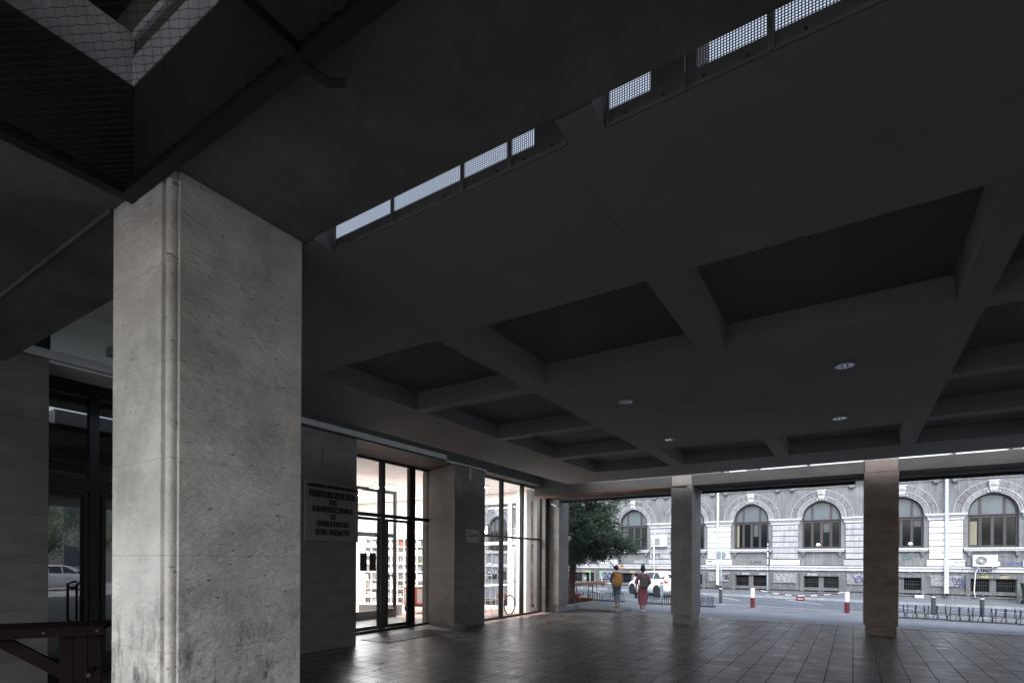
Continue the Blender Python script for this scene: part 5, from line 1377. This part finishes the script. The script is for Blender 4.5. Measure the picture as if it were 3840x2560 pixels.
# ================================================================ cars
def make_car(paint, loc, rz, label):
    t_ = thing('parked_car', label, 'car', loc, rz, 'cars parked across the street')
    st_ = [(-2.12, .55, .42, .80), (-2.08, .70, .34, .95), (-1.9, .80, .28, 1.02), (-1.6, .86, .24, 1.03), (-0.9, .885, .2, 1.0), (0, .89, .2, .97), (.8, .885, .2, .94), (1.2, .87, .2, .92), (1.6, .83, .22, .84), (1.9, .76, .25, .74), (2.08, .62, .3, .64), (2.15, .45, .36, .55)]
    vs = []; n = 11
    for x, w_, zl, zt_ in st_:
        half = [(w_ * .8, zl), (w_ * .97, zl + .06), (w_, zl + (zt_ - zl) * .45), (w_ * .985, zl + (zt_ - zl) * .75), (w_ * .93, zt_ - .03)]
        row = [(x, -a, b) for a, b in half] + [(x, 0, zt_ + .015)] + [(x, a, b) for a, b in half[::-1]]
        vs += row
    fs = []
    for i in range(len(st_) - 1):
        for k in range(n):
            a, b = i * n + k, i * n + (k + 1) % n; fs.append((a, b, b + n, a + n))
    fs += [tuple(range(n))[::-1], tuple(range((len(st_) - 1) * n, len(st_) * n))]
    MB().add(vs, fs).build('body', paint, t_, smooth=True)
    gh = [(-2.02, .66, .6, 1.0, 1.02), (-1.82, .74, .60, 1.0, 1.30), (-1.45, .78, .62, 1.0, 1.42), (-.8, .8, .64, .99, 1.475), (-.1, .81, .64, .96, 1.48), (.35, .8, .62, .95, 1.42), (.75, .79, .6, .94, 1.25), (1.3, .76, .68, .9, .94)]
    vs = []; fs = []
    for x, wb, wr, zb, zr_ in gh:
        vs += [(x, -wb, zb - .05), (x, -wb, zb), (x, -wr, zr_ - .05), (x, -wr * .85, zr_), (x, wr * .85, zr_), (x, wr, zr_ - .05), (x, wb, zb), (x, wb, zb - .05)]
    for i in range(len(gh) - 1):
        for k in range(7): a = i * 8 + k; fs.append((a, a + 1, a + 9, a + 8))
    MB().add(vs, fs).build('roof', paint, t_, smooth=True)
    def gp(i0, f):   # point on side of greenhouse at station i0, fraction f up
        x, wb, wr, zb, zr_ = gh[i0]; return x, wb + (wr - wb) * f, zb + (zr_ - .05 - zb) * f
    for s_ in (-1, 1):
        for grp_ in (((1, .1, .75), (2, .1, .93), (3, .1, .95)), ((3, .1, .95), (4, .1, .95)), ((4, .1, .95), (5, .1, .93), (6, .1, .9), (7, .12, .3))):
            mb = MB(); lo = []; hi = []
            for q_, (i0, f0, f1) in enumerate(grp_):
                dx = .035 if q_ == 0 else (-.035 if q_ == len(grp_) - 1 else 0)
                x, y_, z_ = gp(i0, f0); lo.append((x + dx, s_ * (y_ + .006), z_)); x, y_, z_ = gp(i0, f1); hi.append((x + dx, s_ * (y_ + .006), z_))
            mb.add(lo + hi[::-1], [tuple(range(len(lo) * 2))]); mb.build('side_window', 'car_glass', t_, recalc=False)
    def cross(a, b, f0, f1, nm):
        xa, wba, wra, _, za = gh[a]; xb, wbb, wrb, _, zb_ = gh[b]
        P0 = (xa + (xb - xa) * f0, wra + (wrb - wra) * f0 - .1, za + (zb_ - za) * f0 + .008); P1 = (xa + (xb - xa) * f1, wra + (wrb - wra) * f1 - .1, za + (zb_ - za) * f1 + .008)
        MB().quad((P0[0], -P0[1], P0[2]), (P0[0], P0[1], P0[2]), (P1[0], P1[1], P1[2]), (P1[0], -P1[1], P1[2])).build(nm, 'car_glass', t_, recalc=False)
    cross(6, 7, 0.02, .9, 'windscreen'); cross(0, 1, 0.25, .98, 'rear_window')
    for x in (-1.3, 1.3):
        for s_ in (-1, 1):
            mb = MB(); mb.ring(x, .34, 0.0, .352, 0, 2 * PI, .80 if s_ > 0 else -.893, .893 if s_ > 0 else -.80, 26); mb.build('wheel_arch', 'black_plastic', t_)
            wh = MB(); wh.lathe((x, s_ * .8, .315), [(.2, -.0 * s_), (.3, -.01), (.315, .03), (.315, .07), (.3, .105), (.215, .1)] if s_ > 0 else [(.2, 0), (.3, .01), (.315, -.03), (.315, -.07), (.3, -.105), (.215, -.1)], 26, 'y')
            wo = wh.build('wheel', 'tyre', t_)
            rm = MB(); rm.lathe((x, s_ * .897, .315), [(.215, 0), (.2, .004 * s_), (0.0, .006 * s_)], 24, 'y')
            for k in range(5):
                a = 2 * PI * k / 5; rm.bar((x, s_ * .906, .315), (x + .2 * math.cos(a), s_ * .906, .315 + .2 * math.sin(a)), .05, .02, up=(0, 1, 0))
            rm.build('rim', 'bollard_pale', wo)
    for s_ in (-1, 1):
        mb = MB(); mb.add([(-2.085, s_ * .62, .78), (-1.99, s_ * .79, .82), (-1.88, s_ * .83, .90), (-1.96, s_ * .79, .96), (-2.07, s_ * .68, .93)], [(0, 1, 2, 3, 4)])
        for i_, v in enumerate(mb.v): mb.v[i_] = (v[0] - .012, v[1] + .012 * s_, v[2])
        mb.build('tail_light', 'tail_red', t_, recalc=False)
        mb = MB(); mb.box(.72, .9, min(s_ * .86, s_ * 1.02), max(s_ * .86, s_ * 1.02), .98, 1.1); mb.build('door_mirror', paint, t_, bevel=.03)
        mb = MB()
        for x in (-.85, .15): mb.box(x, x + .16, min(s_ * .885, s_ * .905), max(s_ * .885, s_ * .905), .84, .865)
        mb.build('door_handle', paint, t_)
        mb = MB()
        for x in (-.98, 0.02, 1.0): mb.tube([(x, s_ * .893, .32), (x, s_ * .896, .6), (x - .02, s_ * .878, .9)], .004, 4)
        mb.build('door_gap', 'black_plastic', t_)
    mb = MB(); mb.box(-2.15, -2.121, -.26, .26, .5, .61); mb.build('number_plate', 'ac_white', t_)
    return t_
ca = math.atan2(1.6, -2.04)
make_car('car_white', (-10.05, 32.15, gz(-10, 32)), ca, 'white hatchback parked at an angle, half hidden by the middle column')
make_car('car_grey', (-17.35, 32.3, gz(-17.4, 32)), ca, 'silver grey car with red tail light peeping past the corner pilaster')
make_car('car_white', (19.0, 12.4, 0.0), 1.4, 'white car parked beyond the open end of the porch')

# e-scooters
def scooter(x, y, rz, label):
    t_ = thing('electric_scooter', label, 'scooter', (x, y, gz(x, y)), rz, 'green and white electric scooters')
    mb = MB(); mb.box(-.45, .3, -.08, .08, .12, .17); mb.build('deck', 'black_plastic', t_, bevel=.02)
    for xx in (-.5, .42):
        mb = MB(); mb.lathe((xx, 0, .12), [(.07, -.03), (.115, -.025), (.115, .025), (.07, .03)], 18, 'y'); wo = mb.build('wheel', 'tyre', t_)
        mb = MB(); mb.lathe((xx, 0, .12), [(.07, -.032), (.07, .032)], 14, 'y'); mb.build('hub', 'post_white', wo)
    mb = MB(); mb.tube([(.42, 0, .14), (.36, 0, .35), (.22, 0, 1.14)], .028, 8); mb.build('stem', 'post_white', t_)
    mb = MB(); mb.tube([(.285, 0, .78), (.235, 0, 1.06)], .05, 8); mb.build('stem_cover', 'scooter_green', t_)
    mb = MB(); mb.tube([(.2, -.27, 1.17), (.22, 0, 1.15), (.2, .27, 1.17)], .018, 6); mb.build('handlebar', 'black_plastic', t_)
    mb = MB(); mb.box(.36, .54, -.05, .05, .235, .26); mb.build('mudguard', 'scooter_green', t_, bevel=.01)
    return t_
scooter(-16.6, 37.0, 1.9, 'electric scooter with green stem standing left, against the basement window')
scooter(-15.75, 36.4, 0.6, 'electric scooter leaning right, its wheel showing past the street table')

# ================================================================ people
def skin_mesh(pts, edges, rad, sub=2, root=0):
    me = bpy.data.meshes.new('s'); me.from_pydata([tuple(p) for p in pts], edges, []); me.update()
    ob = bpy.data.objects.new('s', me); C.objects.link(ob)
    ob.modifiers.new('k', 'SKIN')
    for i, r in enumerate(rad):
        v = me.skin_vertices[0].data[i]; v.radius = (r, r) if not isinstance(r, tuple) else r; v.use_root = (i == root)
    m = ob.modifiers.new('u', 'SUBSURF'); m.levels = sub; m.render_levels = sub
    dg = bpy.context.evaluated_depsgraph_get(); dg.update()
    ev = bpy.data.meshes.new_from_object(ob.evaluated_get(dg))
    mb = MB(); mb.add([tuple(v.co) for v in ev.vertices], [tuple(p.vertices) for p in ev.polygons])
    bpy.data.objects.remove(ob); bpy.data.meshes.remove(me); bpy.data.meshes.remove(ev)
    return mb
def person(loc, rz, label, cfg, sc_=1.0):
    t_ = thing('person', label, 'person', loc, rz, None)
    J = cfg['J']; hd = cfg.get('head_turn', 0.0)
    names = list(J); P = [J[k] for k in names]; ix = {k: i for i, k in enumerate(names)}
    E_ = [('pelvis', 'waist'), ('waist', 'chest'), ('chest', 'neck0'), ('neck0', 'neck'), ('neck', 'jaw'), ('jaw', 'head'), ('head', 'crown')]
    for s_ in 'LR': E_ += [('chest', 'sh' + s_), ('sh' + s_, 'el' + s_), ('el' + s_, 'wr' + s_), ('wr' + s_, 'pa' + s_), ('pelvis', 'hip' + s_), ('hip' + s_, 'kn' + s_), ('kn' + s_, 'an' + s_), ('an' + s_, 'toe' + s_)]
    R_ = dict(pelvis=(.13, .095), waist=(.105, .08), chest=(.13, .085), neck0=.06, neck=.046, jaw=(.058, .07), head=(.074, .09), crown=(.055, .065),
              shL=.055, shR=.055, elL=.037, elR=.037, wrL=.025, wrR=.025, paL=(.034, .018), paR=(.034, .018), hipL=.082, hipR=.082, knL=.05, knR=.05, anL=.034, anR=.034, toeL=.03, toeR=.03)
    mb = skin_mesh(P, [(ix[a], ix[b]) for a, b in E_], [R_[k] for k in names])
    h = Vector(J['head']); c_, s2 = math.cos(hd), math.sin(hd); fd = Vector((s2, c_, 0)); rt = Vector((c_, -s2, 0))
    f0 = h + fd * .088 + Vector((0, 0, -.015))
    mb.tube([f0 + Vector((0, 0, .025)), f0 + fd * .022 - Vector((0, 0, .012)), f0 - Vector((0, 0, .02))], [.006, .013, .008], 6)
    for s_ in (-1, 1):
        mb.lathe(tuple(f0 + rt * .031 * s_ - fd * .01 + Vector((0, 0, .028))), [(0, -.01), (.012, 0), (0, .01)], 8)
        e = h + rt * .078 * s_ + Vector((0, 0, -.01)); mb.tube([e + Vector((0, 0, .03)), e + rt * .012 * s_, e - Vector((0, 0, .028))], [.008, .014, .006], 6)
    mb.tube([f0 + rt * .02 - Vector((0, 0, .045)), f0 - rt * .02 - Vector((0, 0, .045))], .006, 5)
    for s_, k in ((-1, 'L'), (1, 'R')):       # five bent fingers
        a = Vector(J['wr' + k]); b = Vector(J['pa' + k]); d = (b - a).normalized(); sd_ = Vector((0, 1, 0)) - d * d.y; sd_.normalize(); nn = d.cross(sd_)
        for j, L_ in enumerate((.062, .07, .065, .05)):
            o = b + d * .012 + sd_ * (-.024 + .016 * j); mb.tube([o, o + d * L_ * .5 + nn * .006 * s_, o + d * L_ * .85 + nn * .022 * s_], [.009, .008, .006], 6)
        o = b - d * .02 + sd_ * .03; mb.tube([o, o + sd_ * .025 + d * .02, o + sd_ * .028 + d * .045], [.01, .009, .007], 6)
    body = mb.build('body', 'skin', t_, smooth=True)
    mb = MB(); hc = h + Vector((0, 0, .025)) - fd * .018; rr = random.Random(7)
    vs = []; n1, n2 = 12, 18
    for i in range(n1 + 1):
        th = PI * i / n1
        for j in range(n2):
            ph = 2 * PI * j / n2; d = rt * math.sin(th) * math.cos(ph) * .09 + fd * math.sin(th) * math.sin(ph) * .102 + Vector((0, 0, math.cos(th) * .1))
            if d.dot(fd) > .03 and d.z < .05: d = d * .55
            vs.append(hc + d * (1 + rr.uniform(-.04, .04)))
    fs = [(i * n2 + j, i * n2 + (j + 1) % n2, (i + 1) * n2 + (j + 1) % n2, (i + 1) * n2 + j) for i in range(n1) for j in range(n2)]
    mb.add(vs, fs)
    bun = h + rt * cfg['bun'][0] + fd * cfg['bun'][1] + Vector((0, 0, cfg['bun'][2])); br_ = cfg['bun'][3]
    mb.lathe(tuple(bun), [(0, -br_), (br_ * .75, -br_ * .6), (br_, 0), (br_ * .75, br_ * .6), (0, br_)], 12)
    for k in range(cfg.get('strands', 14)):
        a = rr.uniform(0, 2 * PI); v = Vector((math.cos(a), math.sin(a) * .4, rr.uniform(.1, .9))).normalized()
        mb.tube([bun + v * br_ * .6, bun + v * (br_ + .05) + Vector((0, 0, rr.uniform(-.02, .03)))], [.006, .001], 4)
    mb.build('hair', 'hair_dark', t_, smooth=True)
    return t_, J
# walker one
J1 = dict(pelvis=(0, 0, .86), waist=(0, .01, 1.0), chest=(0, .0, 1.19), neck0=(0, -.01, 1.31), neck=(0, 0, 1.37), jaw=(.01, .02, 1.425), head=(.01, .015, 1.49), crown=(.01, 0, 1.545),
          shL=(-.155, 0, 1.275), elL=(-.22, -.02, 1.04), wrL=(-.17, .16, .95), paL=(-.14, .22, .95), shR=(.155, 0, 1.275), elR=(.22, -.02, 1.04), wrR=(.18, .15, .93), paR=(.15, .21, .92),
          hipL=(-.085, 0, .82), knL=(-.05, .1, .46), anL=(-.02, -.06, .1), toeL=(-.02, .08, .035), hipR=(.085, 0, .82), knR=(.075, -.05, .45), anR=(.03, -.3, .16), toeR=(.03, -.22, .06))
L1 = (-7.57, 19.35, .076)
t1, _ = person(L1, math.radians(32), 'woman walking away with a hair bun, blue jeans and a mustard backpack', dict(J=J1, head_turn=.95, bun=(-.02, -.105, .03, .05)))
def garment(name, m, root, pts, edges, rad, sub=2):
    return skin_mesh(pts, edges, rad, sub).build(name, m, root, smooth=True)
g = lambda *k: [J1[a] for a in k]
garment('top', 'cloth_mauve', t1, g('pelvis', 'waist', 'chest', 'neck0', 'shL', 'elL', 'wrL', 'shR', 'elR', 'wrR'), [(0, 1), (1, 2), (2, 3), (2, 4), (4, 5), (5, 6), (2, 7), (7, 8), (8, 9)],
        [(.14, .105), (.125, .1), (.155, .11), .065, .075, .055, .035, .075, .055, .035])
garment('jeans', 'denim', t1, g('pelvis', 'hipL', 'knL') + [(-.02, -.045, .15)] + g('hipR', 'knR') + [(.033, -.27, .2)], [(0, 1), (1, 2), (2, 3), (0, 4), (4, 5), (5, 6)], [(.155, .12), .108, .075, .055, .108, .075, .055])
for a in ((-.02, -.06, 0), (.03, -.3, .06)):
    mb = skin_mesh([(a[0], a[1] - .03, a[2] + .05), (a[0], a[1] + .05, a[2] + .042), (a[0], a[1] + .15, a[2] + .03)], [(0, 1), (1, 2)], [.045, .042, .034], 1); mb.build('shoe', 'cloth_mustard', t1, smooth=True)
mb = MB(); mb.lathe((0, -.02, 1.31), [(.075, 0), (.1, .02), (.085, .06), (.06, .085)], 14); mb.build('collar', 'cloth_white', t1, smooth=True)
def backpack(loc, rz, lab, m, w_, h_, d_, z0):
    b = thing('backpack', lab, 'backpack', loc, rz); vs = []; fs = []; n = 16; rr = random.Random(9)
    prof = [(0, .72, .7), (.04, .92, .95), (.2, 1.0, 1.1), (.5, .98, 1.0), (.75, .92, .8), (.92, .78, .6), (1.0, .5, .4)]
    for f_, sw, sd_ in prof:
        for k in range(n):
            a = 2 * PI * k / n; c_ = abs(math.cos(a)) ** .6 * (1 if math.cos(a) > 0 else -1); s_ = abs(math.sin(a)) ** .6 * (1 if math.sin(a) > 0 else -1)
            vs.append((c_ * w_ / 2 * sw * (1 + rr.uniform(-.03, .03)), -.12 - d_ / 2 + s_ * d_ / 2 * sd_, z0 + f_ * h_))
    for i in range(len(prof) - 1):
        for k in range(n): fs.append((i * n + k, i * n + (k + 1) % n, (i + 1) * n + (k + 1) % n, (i + 1) * n + k))
    fs += [tuple(range(n))[::-1], tuple(range((len(prof) - 1) * n, len(prof) * n))]
    MB().add(vs, fs).build('bag', m, b, smooth=True)
    mb = MB(); mb.box(-w_ * .34, w_ * .34, -.155 - d_, -.105 - d_, z0 + .05, z0 + h_ * .42); mb.build('front_pocket', m, b, bevel=.02)
    for s_ in (-1, 1):
        mb = MB(); mb.tube([(s_ * w_ * .3, -.15, z0 + h_ * .95), (s_ * .09, -.11, z0 + h_ + .04), (s_ * .1, 0.0, z0 + h_ + .07), (s_ * .12, .1, z0 + h_ - .02), (s_ * .15, .11, z0 + h_ * .5), (s_ * .16, .02, z0 + .08), (s_ * w_ * .4, -.13, z0 + .06)], .017, 6); mb.build('strap', m, b, smooth=True)
    mb = MB(); mb.tube([(-.04, -.14, z0 + h_), (-.03, -.14, z0 + h_ + .05), (.03, -.14, z0 + h_ + .05), (.04, -.14, z0 + h_)], .009, 6); mb.build('grab_loop', m, b)
    return b
backpack(L1, math.radians(32), 'mustard backpack on the back of the woman in jeans', 'cloth_mustard', .33, .48, .15, .82)
# walker two
J2 = dict(pelvis=(0, 0, .9), waist=(0, .01, 1.05), chest=(0, .0, 1.24), neck0=(0, 0, 1.37), neck=(0, .01, 1.43), jaw=(.0, .03, 1.485), head=(.0, .02, 1.55), crown=(.0, .01, 1.605),
          shL=(-.16, 0, 1.33), elL=(-.24, -.02, 1.08), wrL=(-.23, .05, .86), paL=(-.23, .07, .79), shR=(.16, 0, 1.33), elR=(.25, -.01, 1.08), wrR=(.2, .13, .92), paR=(.17, .18, .9),
          hipL=(-.085, 0, .86), knL=(-.06, .12, .48), anL=(-.03, .16, .1), toeL=(-.03, .29, .035), hipR=(.085, 0, .86), knR=(.05, .03, .47), anR=(.02, -.2, .12), toeR=(.02, -.08, .04))
L2 = (-6.45, 19.05, gz(-6.4, 19.05))
t2, _ = person(L2, math.radians(30), 'woman walking away in a long rose dress with a grey backpack', dict(J=J2, head_turn=0, bun=(0, -.03, .12, .05), strands=26))
g = lambda *k: [J2[a] for a in k]
garment('sleeves', 'cloth_rose', t2, g('waist', 'chest', 'neck0', 'shL', 'elL', 'shR', 'elR') + [(-.235, 0, 1.0), (.24, .03, 1.0)], [(0, 1), (1, 2), (1, 3), (3, 4), (1, 5), (5, 6), (4, 7), (6, 8)], [(.12, .1), (.15, .11), .062, .078, .065, .078, .065, .06, .06])
mb = MB(); vs = []; fs = []; n = 24
for z, rx, ry, oy in ((1.12, .13, .1, 0), (1.02, .125, .1, 0), (.9, .165, .125, 0), (.7, .18, .14, .01), (.5, .175, .16, .02), (.32, .16, .2, 0), (.27, .15, .21, -.01)):
    for k in range(n):
        a = 2 * PI * k / n; f_ = 1 + .06 * math.sin(a * 6) * (1.1 - z); vs.append((rx * f_ * math.cos(a), oy + ry * f_ * math.sin(a), z))
for i in range(6):
    for k in range(n): fs.append((i * n + k, i * n + (k + 1) % n, (i + 1) * n + (k + 1) % n, (i + 1) * n + k))
mb.add(vs, fs); mb.build('dress', 'cloth_rose', t2, smooth=True)
for a in ((-.03, .16, 0), (.02, -.2, .03)):
    mb = skin_mesh([(a[0], a[1] - .03, a[2] + .05), (a[0], a[1] + .05, a[2] + .042), (a[0], a[1] + .15, a[2] + .03)], [(0, 1), (1, 2)], [.044, .042, .034], 1); mb.build('shoe', 'cloth_white', t2, smooth=True)
backpack(L2, math.radians(30), 'grey khaki backpack on the back of the woman in the rose dress', 'cloth_khaki', .29, .46, .14, .86)
hb_ = thing('handbag', 'small dark bag in the left hand of the woman in the rose dress', 'bag', L2, math.radians(30))
mb = MB(); mb.box(-.27, -.21, -.06, .18, .5, .72); mb.build('bag', 'black_plastic', hb_, bevel=.02)
mb = MB(); mb.tube([(-.24, -.03, .72), (-.24, .0, .8), (-.235, .07, .815), (-.24, .12, .8), (-.24, .15, .72)], .008, 6); mb.build('handle', 'black_plastic', hb_)

# ================================================================ wooden bar table at the lower left
ft = thing('wooden_table', 'dark brown plank table with bolts at the lower left beside the foreground column', 'table', (-7.0, 2.0, 0), local=False)
A = Vector((-6.75, 2.53, 0)); d = Vector((-.52, -.854, 0)).normalized(); s_ = Vector((-.854, .52, 0)).normalized(); zt_ = 1.1
mb = MB()
for k in range(5):
    a = A + s_ * (.045 + .13 * k); mb.bar(a + Vector((0, 0, zt_ - .02)), a + d * 2.4 + Vector((0, 0, zt_ - .02)), .122, .04)
mb.build('tabletop', 'wood_dark', ft, bevel=.004)
mb = MB(); a = A - s_ * .035; mb.bar(a + Vector((0, 0, zt_ - .048)), a + d * 2.4 + Vector((0, 0, zt_ - .048)), .03, .1); sb = mb.build('side_board', 'wood_dark', ft, bevel=.003)
mb = MB()
for t in (.06, .5, 1.3): p = A - s_ * .051 + d * t + Vector((0, 0, zt_ - .05)); MB().tube([p, p - s_ * .008], .014, 8).build('bolt', 'black_frame', sb)
mb = MB()
for k in range(3):
    a = A + d * (.09 + .12 * k) + s_ * .03; mb.bar(a, a + Vector((0, 0, zt_ - .1)), .115, .05, up=tuple(s_))
lg = mb.build('leg', 'wood_dark', ft, bevel=.003)
mb = MB(); p = A + d * .14 + s_ * -.0 + Vector((0, 0, .58)); mb.tube([p, p - s_ * .012], .022, 10); mb.build('bolt', 'black_frame', lg)
mb = MB(); mb.bar(A + d * .3 + s_ * .12 + Vector((0, 0, .55)), A + d * .92 + s_ * .12 + Vector((0, 0, zt_ - .1)), .05, .12); mb.build('brace', 'wood_dark', ft)
mb = MB(); mb.bar(A + d * .12 - s_ * .0 + Vector((0, 0, .62)) , A + d * .12 + s_ * .4 + Vector((0, 0, zt_ - .12)), .05, .1); mb.build('brace', 'wood_dark', ft)

# ================================================================ furniture in the lit shop
def q32(loc): return dict(loc=loc, rz=math.radians(32.4))
sh = thing('shelf_wall', 'tall white grid shelf wall filled with boards and cards in the lit shop', 'shelf', (-16.75, 15.35, 0), math.radians(32.4))
NC, NR, CW, CH = 11, 8, .262, .335
mb = MB()
for i in range(NC + 1): mb.box(i * CW - .012, i * CW + .012, -.3, 0, 0.02, .02 + NR * CH)
for j in range(NR + 1): mb.box(.0, NC * CW, -.298, -.002, .02 + j * CH - .011, .02 + j * CH + .011)
mb.build('frame', 'white_lacquer', sh)
mb = MB(); mb.box(-.01, NC * CW + .01, .001, .015, 0, .02 + NR * CH); mb.build('back_panel', 'pale_board', sh)
rr = random.Random(12)
for i in range(NC):
    for j in range(NR):
        r = rr.random()
        if r < .22: continue
        m_ = rr.choice(['grey_board', 'pale_board', 'shelf_grey', 'white_lacquer', 'white_lacquer', 'grey_board', 'dark_board' if j < 4 else 'pale_board'])
        if (i, j) == (8, 5): m_ = 'green_card'
        if (i, j) in ((6, 7), (5, 7)): m_ = 'red_lacquer'
        y1 = -.03 - rr.random() * .24; w_ = CW * rr.uniform(.5, .9); h_ = CH * rr.uniform(.45, .9)
        mb = MB(); x0_ = i * CW + .02; z0_ = .02 + j * CH + .013; mb.box(x0_, x0_ + w_ - .03, y1, -.004, z0_, z0_ + h_ - .03); mb.build('insert', m_, sh)
bn_ = thing('low_bench', 'low grey box bench in front of the shelf wall', 'bench', (-13.5, 13.0, 0), math.radians(32.4))
mb = MB(); mb.box(-.68, .68, -.22, .22, 0, .33); mb.build('body', 'grey_board', bn_, bevel=.01)
mb = MB(); mb.box(-.7, .7, -.24, .24, .331, .36); mb.build('seat', 'white_lacquer', bn_, bevel=.005)
rc = thing('red_cart', 'red trolley with white top and spoked wheels standing on the orange floor', 'cart', (-12.75, 14.15, 0), math.radians(20))
mb = MB(); mb.box(-.5, .9, -.3, .3, .3, .9); mb.build('body', 'red_lacquer', rc, bevel=.01)
mb = MB(); mb.box(-.46, -.1, -.31, -.301, .36, .84); mb.box(.0, .4, -.31, -.301, .36, .84); mb.build('door_panel', 'pale_board', rc)
mb = MB(); mb.box(-.56, .96, -.35, .35, .901, .95); mb.build('worktop', 'white_lacquer', rc, bevel=.004)
for x_ in (-.25, .42):
    mb = MB(); mb.lathe((x_, -.36, .19), [(.11, -.03), (.18, -.028), (.19, 0), (.18, .028), (.11, .03)], 22, 'y'); wo = mb.build('wheel', 'tyre', rc, smooth=False)
    mb = MB(); mb.lathe((x_, -.36, .19), [(.11, -.02), (.09, -.035), (.03, -.05), (0, -.055)], 18, 'y'); mb.build('rim', 'chrome', wo)
mb = MB(); mb.box(-.4, .8, -.28, .28, .24, .299); mb.build('chassis', 'rusty_steel', rc)
def bike_wheel(x, y, lab, par):
    mb = MB(); r = .33; mb.add([], [])
    ring = [(0, r * math.cos(2 * PI * k / 32), r + .01 + r * math.sin(2 * PI * k / 32)) for k in range(33)]
    mb.tube([(x, y + b, c) for a, b, c in ring], .02, 8, caps=False); wo = mb.build('wheel', 'tyre', par)
    mb = MB()
    for k in range(14): a = 2 * PI * k / 14; mb.tube([(x + (.02 if k % 2 else -.02), y, r + .01), (x, y + .31 * math.cos(a), r + .01 + .31 * math.sin(a))], .0022, 4)
    mb.tube([(x - .05, y, r + .01), (x + .05, y, r + .01)], .02, 8); mb.build('spokes', 'chrome', wo)
wr = thing('wheeled_rack', 'white wire display rack on bicycle wheels just behind the corner window', 'rack', (-9.95, 14.6, 0))
bike_wheel(.17, .68, '', wr); bike_wheel(-.45, -.55, '', wr)
mb = MB()
for yy in (-.9, -.55, -.2, .15, .5, .85):
    for xx in (-.5, .05): mb.tube([(xx, yy, .12), (xx, yy, 2.15 if yy < .1 else .98)], .011, 6)
for zz in (.2, .55, .97): 
    for xx in (-.5, .05): mb.tube([(xx, -.9, zz), (xx, .85, zz)], .011, 6)
for zz in (1.35, 1.75, 2.15):
    for xx in (-.5, .05): mb.tube([(xx, -.9, zz), (xx, -.2, zz)], .011, 6)
for yy in (-.9, -.2, .85): mb.tube([(-.5, yy, .97), (.05, yy, .97)], .011, 6)
mb.build('frame', 'white_lacquer', wr)
mb = MB(); mb.box(-.53, .08, -.93, 1.2, .985, 1.01); mb.build('shelf', 'white_lacquer', wr)
mb = MB()
for yy, m_ in ((-.7, 0), (-.45, 0)): mb.box(-.3, -.28, yy, yy + .2, .25, .93)
mb.build('panel', 'grey_board', wr)
pd = thing('pendant_lamp', 'clear glass pendant lamp with looped white cord behind the corner window', 'lamp', (-10.1, 14.35, 0))
mb = MB(); mb.lathe((0, 0, 2.66), [(.12, 0), (.125, .33)], 20); mb.build('glass_shade', 'clear_plastic', pd, smooth=True)
mb = MB(); mb.tube([(0, 0, 2.985), (0, 0, 3.1), (.0, .01, 3.3), (0, .08, 3.42), (0, .06, 3.52), (0, -.04, 3.5), (0, -.03, 3.4), (0, .05, 3.42), (0, .03, 3.7), (0, .07, 4.1), (0, .07, 4.41)], .008, 6); mb.build('cord', 'white_lacquer', pd, smooth=True)
mb = MB(); mb.lathe((0, 0, 2.7), [(0, 0), (.035, .03), (.04, .08), (.02, .13), (.02, .24)], 14); mb.build('bulb', 'lamp_glow', pd, smooth=True)

# tidy helper marks
for o in bpy.data.objects:
    if '_local' in o: del o['_local']
print('objects', len(bpy.data.objects), 'faces', sum(len(m.polygons) for m in bpy.data.meshes))
